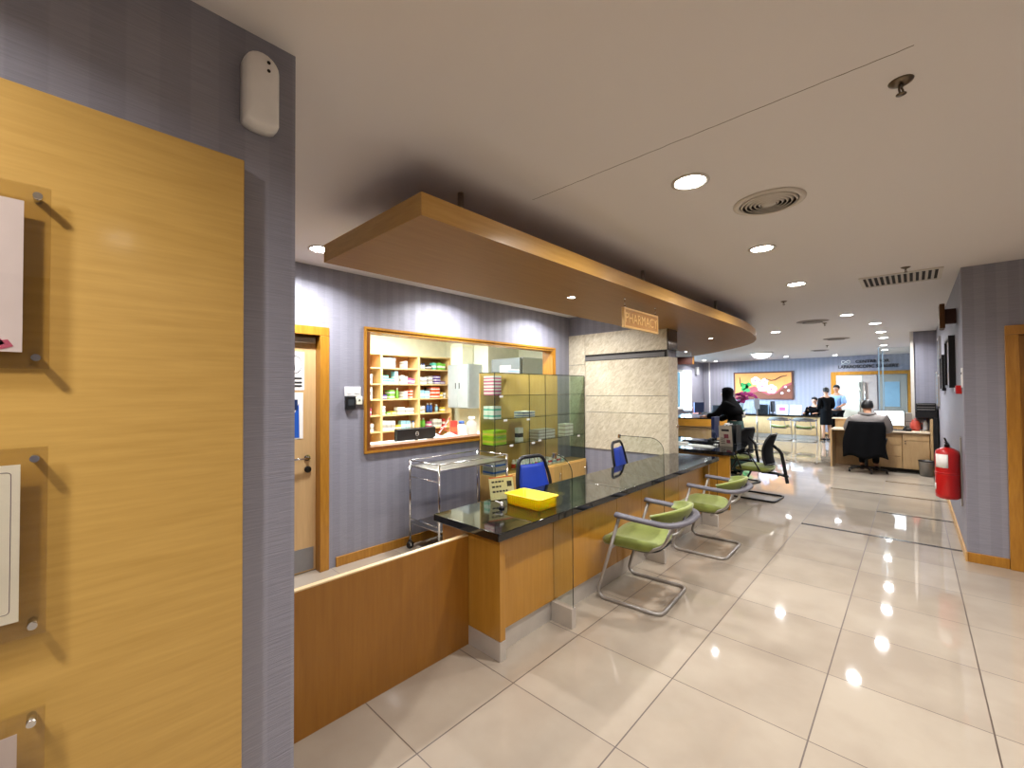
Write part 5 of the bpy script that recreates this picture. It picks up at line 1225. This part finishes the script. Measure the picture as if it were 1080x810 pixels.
def stand(dy=0):
    return {'pelvis': (0, 0, .93), 'waist': (0, 0, 1.07), 'chest': (0, 0, 1.25), 'shoulders': (.01, 0, 1.38), 'neck': (.005, 0, 1.48), 'skull0': (-.01, 0, 1.53), 'skull1': (-.01, 0, 1.585), 'skull2': (0, 0, 1.635), 'skull3': (0, 0, 1.68),
            'sh_l': (.01, -.165, 1.375), 'sh_r': (.01, .165, 1.375), 'el_l': (.02, -.21, 1.10), 'el_r': (.02, .21, 1.10), 'wr_l': (-.08, -.20, .88), 'wr_r': (-.08, .20, .88), 'pa_l': (-.11, -.20, .81), 'pa_r': (-.11, .20, .81),
            'hip_l': (0, -.09, .86), 'hip_r': (0, .09, .86), 'kn_l': (-.015, -.09, .48), 'kn_r': (-.015, .09, .48), 'an_l': (.01, -.09, .09), 'an_r': (.01, .09, .09), 'to_l': (-.13, -.10, .035), 'to_r': (-.13, .10, .035)}
def sit():
    j = stand()
    for k in list(j): j[k] = (j[k][0]+.0, j[k][1], j[k][2]-.40)
    j.update({'hip_l': (-.06, -.09, .52), 'hip_r': (-.06, .09, .52), 'kn_l': (-.45, -.10, .52), 'kn_r': (-.45, .10, .52), 'an_l': (-.42, -.10, .10), 'an_r': (-.42, .10, .10), 'to_l': (-.56, -.11, .035), 'to_r': (-.56, .11, .035),
              'el_l': (-.06, -.24, .74), 'el_r': (-.06, .24, .74), 'wr_l': (-.30, -.18, .80), 'wr_r': (-.30, .18, .80), 'pa_l': (-.37, -.16, .805), 'pa_r': (-.37, .16, .805)})
    return j
TORSO = [('pelvis', 'waist', 'chest', 'shoulders')]
SLEEVE = [('shoulders', 'sh_l', 'el_l', 'wr_l'), ('shoulders', 'sh_r', 'el_r', 'wr_r')]
SHORT = [('shoulders', 'sh_l', 'el_l'), ('shoulders', 'sh_r', 'el_r')]
TROU = [('pelvis', 'hip_l', 'kn_l', 'an_l'), ('pelvis', 'hip_r', 'kn_r', 'an_r')]
SHOES = [('an_l', 'to_l')]
BLK = mat('black_cloth', '09090b', .9, spec=.15); BLK2 = mat('black_cloth_soft', '0d0d10', .9, spec=.15)
def shoes(t, V, s, m=BLK):
    for sd in 'lr':
        a, q = V['an_'+sd], V['to_'+sd]
        B(m).sweep([(a.x+.04*s, a.y, .035), (a.x-.02*s, a.y, .045), (q.x, q.y, .035), (q.x-.05*s, q.y, .025)], lambda u: .042-.012*u, lambda u: .034-.012*u, 10).done('shoe', t, False)
def ends(t, J, s, m=BLK): shoes(t, {k: Vector(v)*s for k, v in J.items()}, s, m)
def skirt(t, s, z0, z1, r0, r1, m, cx=0, dx=0):
    R = []
    for i in range(8):
        v = i/7; z = z1+(z0-z1)*v; r = r1+(r0-r1)*v
        R.append([(cx+dx*v+r*.8*math.cos(q)*(1+.02*math.cos(7*q)*v), r*math.sin(q), z) for q in [2*PI*k/28 for k in range(28)]])
    B(m).rings(R).done('skirt', t, False)

# woman in black headscarf leaning over the consulting desk (faces roughly -X)
J = stand(); 
J.update({'chest': (-.05, 0, 1.22), 'shoulders': (-.09, 0, 1.34), 'neck': (-.12, 0, 1.43), 'skull0': (-.16, 0, 1.46), 'skull1': (-.17, 0, 1.51), 'skull2': (-.16, 0, 1.565), 'skull3': (-.15, 0, 1.61), 'sh_l': (-.09, -.16, 1.33), 'sh_r': (-.09, .16, 1.33),
          'el_l': (-.25, -.22, 1.12), 'el_r': (-.22, .2, 1.1), 'wr_l': (-.46, -.20, 1.08), 'wr_r': (-.42, .16, 1.0), 'pa_l': (-.53, -.19, 1.08), 'pa_r': (-.49, .15, .98)})
def hijab(t, V, hf, sdv, hc, s):
    m = mat('black_headscarf', '050507', .9, spec=.15); c = hc
    R = []
    for z, rx, ry, ox in ((-.40, .20, .235, .10), (-.30, .18, .225, .09), (-.20, .15, .19, .07), (-.13, .115, .13, .05), (-.06, .112, .108, .012), (0, .118, .11, .012), (.05, .118, .108, .015), (.09, .10, .09, .02), (.118, .055, .05, .02), (.124, .01, .01, .02)):
        R.append([(c.x+ox*s+rx*s*math.cos(q)*(.72 if math.cos(q) < -.55 and -.1 < z < .07 else 1), c.y+ry*s*math.sin(q), c.z+z*s) for q in [2*PI*k/26 for k in range(26)]])
    B(m).rings(R).done('headscarf', t, False)
t = person('woman in black headscarf and dark clothes leaning over the consulting desk', (-2.42, 8.65, 0), math.radians(-12), J, 0, 0, SKIN2,
       [('dark_blouse', TORSO+SLEEVE, .03, BLK), ], hijab, .965)
skirt(t, .965, .10, .98, .30, .155, mat('deep_green_skirt', '1f3a33', .85)); ends(t, J, .965)
# standing woman in black dress at far counter, facing the counter (-X turned to +Y)
J = stand()
J.update({'el_l': (.0, -.20, 1.10), 'wr_l': (-.2, -.14, 1.05), 'pa_l': (-.26, -.11, 1.06), 'el_r': (.0, .20, 1.10), 'wr_r': (-.2, .14, 1.05), 'pa_r': (-.26, .11, 1.06)})
t = person('woman in black dress with bare legs standing at the far counter end', (-1.93, 16.0, 0), math.radians(-60), J, 0, 0, SKIN2, [('black_top', TORSO+SLEEVE, .028, BLK)], bun_hair, .93)
skirt(t, .93, .48, .96, .165, .14, BLK); ends(t, J, .93)
# man in blue shirt behind her
J = stand(); J['el_l'] = (-.02, -.22, 1.12); J['wr_l'] = (-.22, -.2, 1.06); J['pa_l'] = (-.29, -.19, 1.05)
t = person('man in light blue shirt and black trousers talking to the woman in black dress', (-1.72, 16.45, 0), math.radians(70), J, 0, 0, SKIN, [('blue_shirt', TORSO+SHORT, .03, mat('light_blue_cloth', '8fb0dc', .8)), ('trousers', TROU, .014, BLK2)], short_hair, .975)
ends(t, J, .975)
# seated receptionist facing the camera side (-Y)
J = sit()
t = person('receptionist in black seated behind the far counter, facing the room', (-2.35, 16.95, 0), math.radians(75), J, 0, 0, SKIN2, [('black_jacket', TORSO+SLEEVE, .03, BLK), ('trousers', TROU, .014, BLK2)], short_hair, .98)
ends(t, J, .98)
dup(oc, (-2.3, 17.2, 0), PI/2, 'dark office chair the receptionist in black sits on')
# seated man at the workstation, back to the camera
J = sit(); J.update({'neck': (-.04, 0, 1.07), 'skull0': (-.08, 0, 1.11), 'skull1': (-.10, 0, 1.16), 'skull2': (-.09, 0, 1.21), 'skull3': (-.08, 0, 1.255), 'sh_l': (.01, -.2, .985), 'sh_r': (.01, .2, .985), 'el_l': (-.06, -.29, .76), 'el_r': (-.06, .29, .76)})
t = person('man in grey striped hooded top seated at the workstation, back to the room', (-.63, 10.35, 0), math.radians(-88), J, 0, 0, SKIN, [('grey_hooded_top', TORSO+SLEEVE, .045, mat('grey_fleece', '827c78', .9)), ('trousers', TROU, .016, BLK2)], short_hair, 1.03)
ends(t, J, 1.03)
B(mat('grey_fleece_hood', '756f6b', .9)).sweep(fillet([(-.04, -.11, 1.10), (.07, -.06, 1.08), (.07, .06, 1.08), (-.04, .11, 1.10)], .06), .035, .03, 10).done('hood', t, False)
t = dup(oc, (-.66, 10.42, 0), -PI/2, 'black office chair under the man in the grey hooded top'); t.scale = (1, 1, .93)
G = []
for i in range(12):
    v = i/11; row = []
    for j in range(17):
        u = -1+2*j/16; wd = .25+.08*v+.02*math.sin(5*v+u); row.append((.285+.03*v-.05*u*u+.012*math.sin(9*u+3*v), wd*u, 0.985-.66*v-.03*math.cos(5*u)*v))
    G.append(row)
q = B(mat('black_jacket_cloth', '070709', .9, spec=.15)).sheet(G, .03).done('black_jacket', None, False, (-.66, 10.42, -.03), (0, 0, -PI/2)); tag(q, 'black jacket hung over the back of the office chair at the workstation', 'jacket')
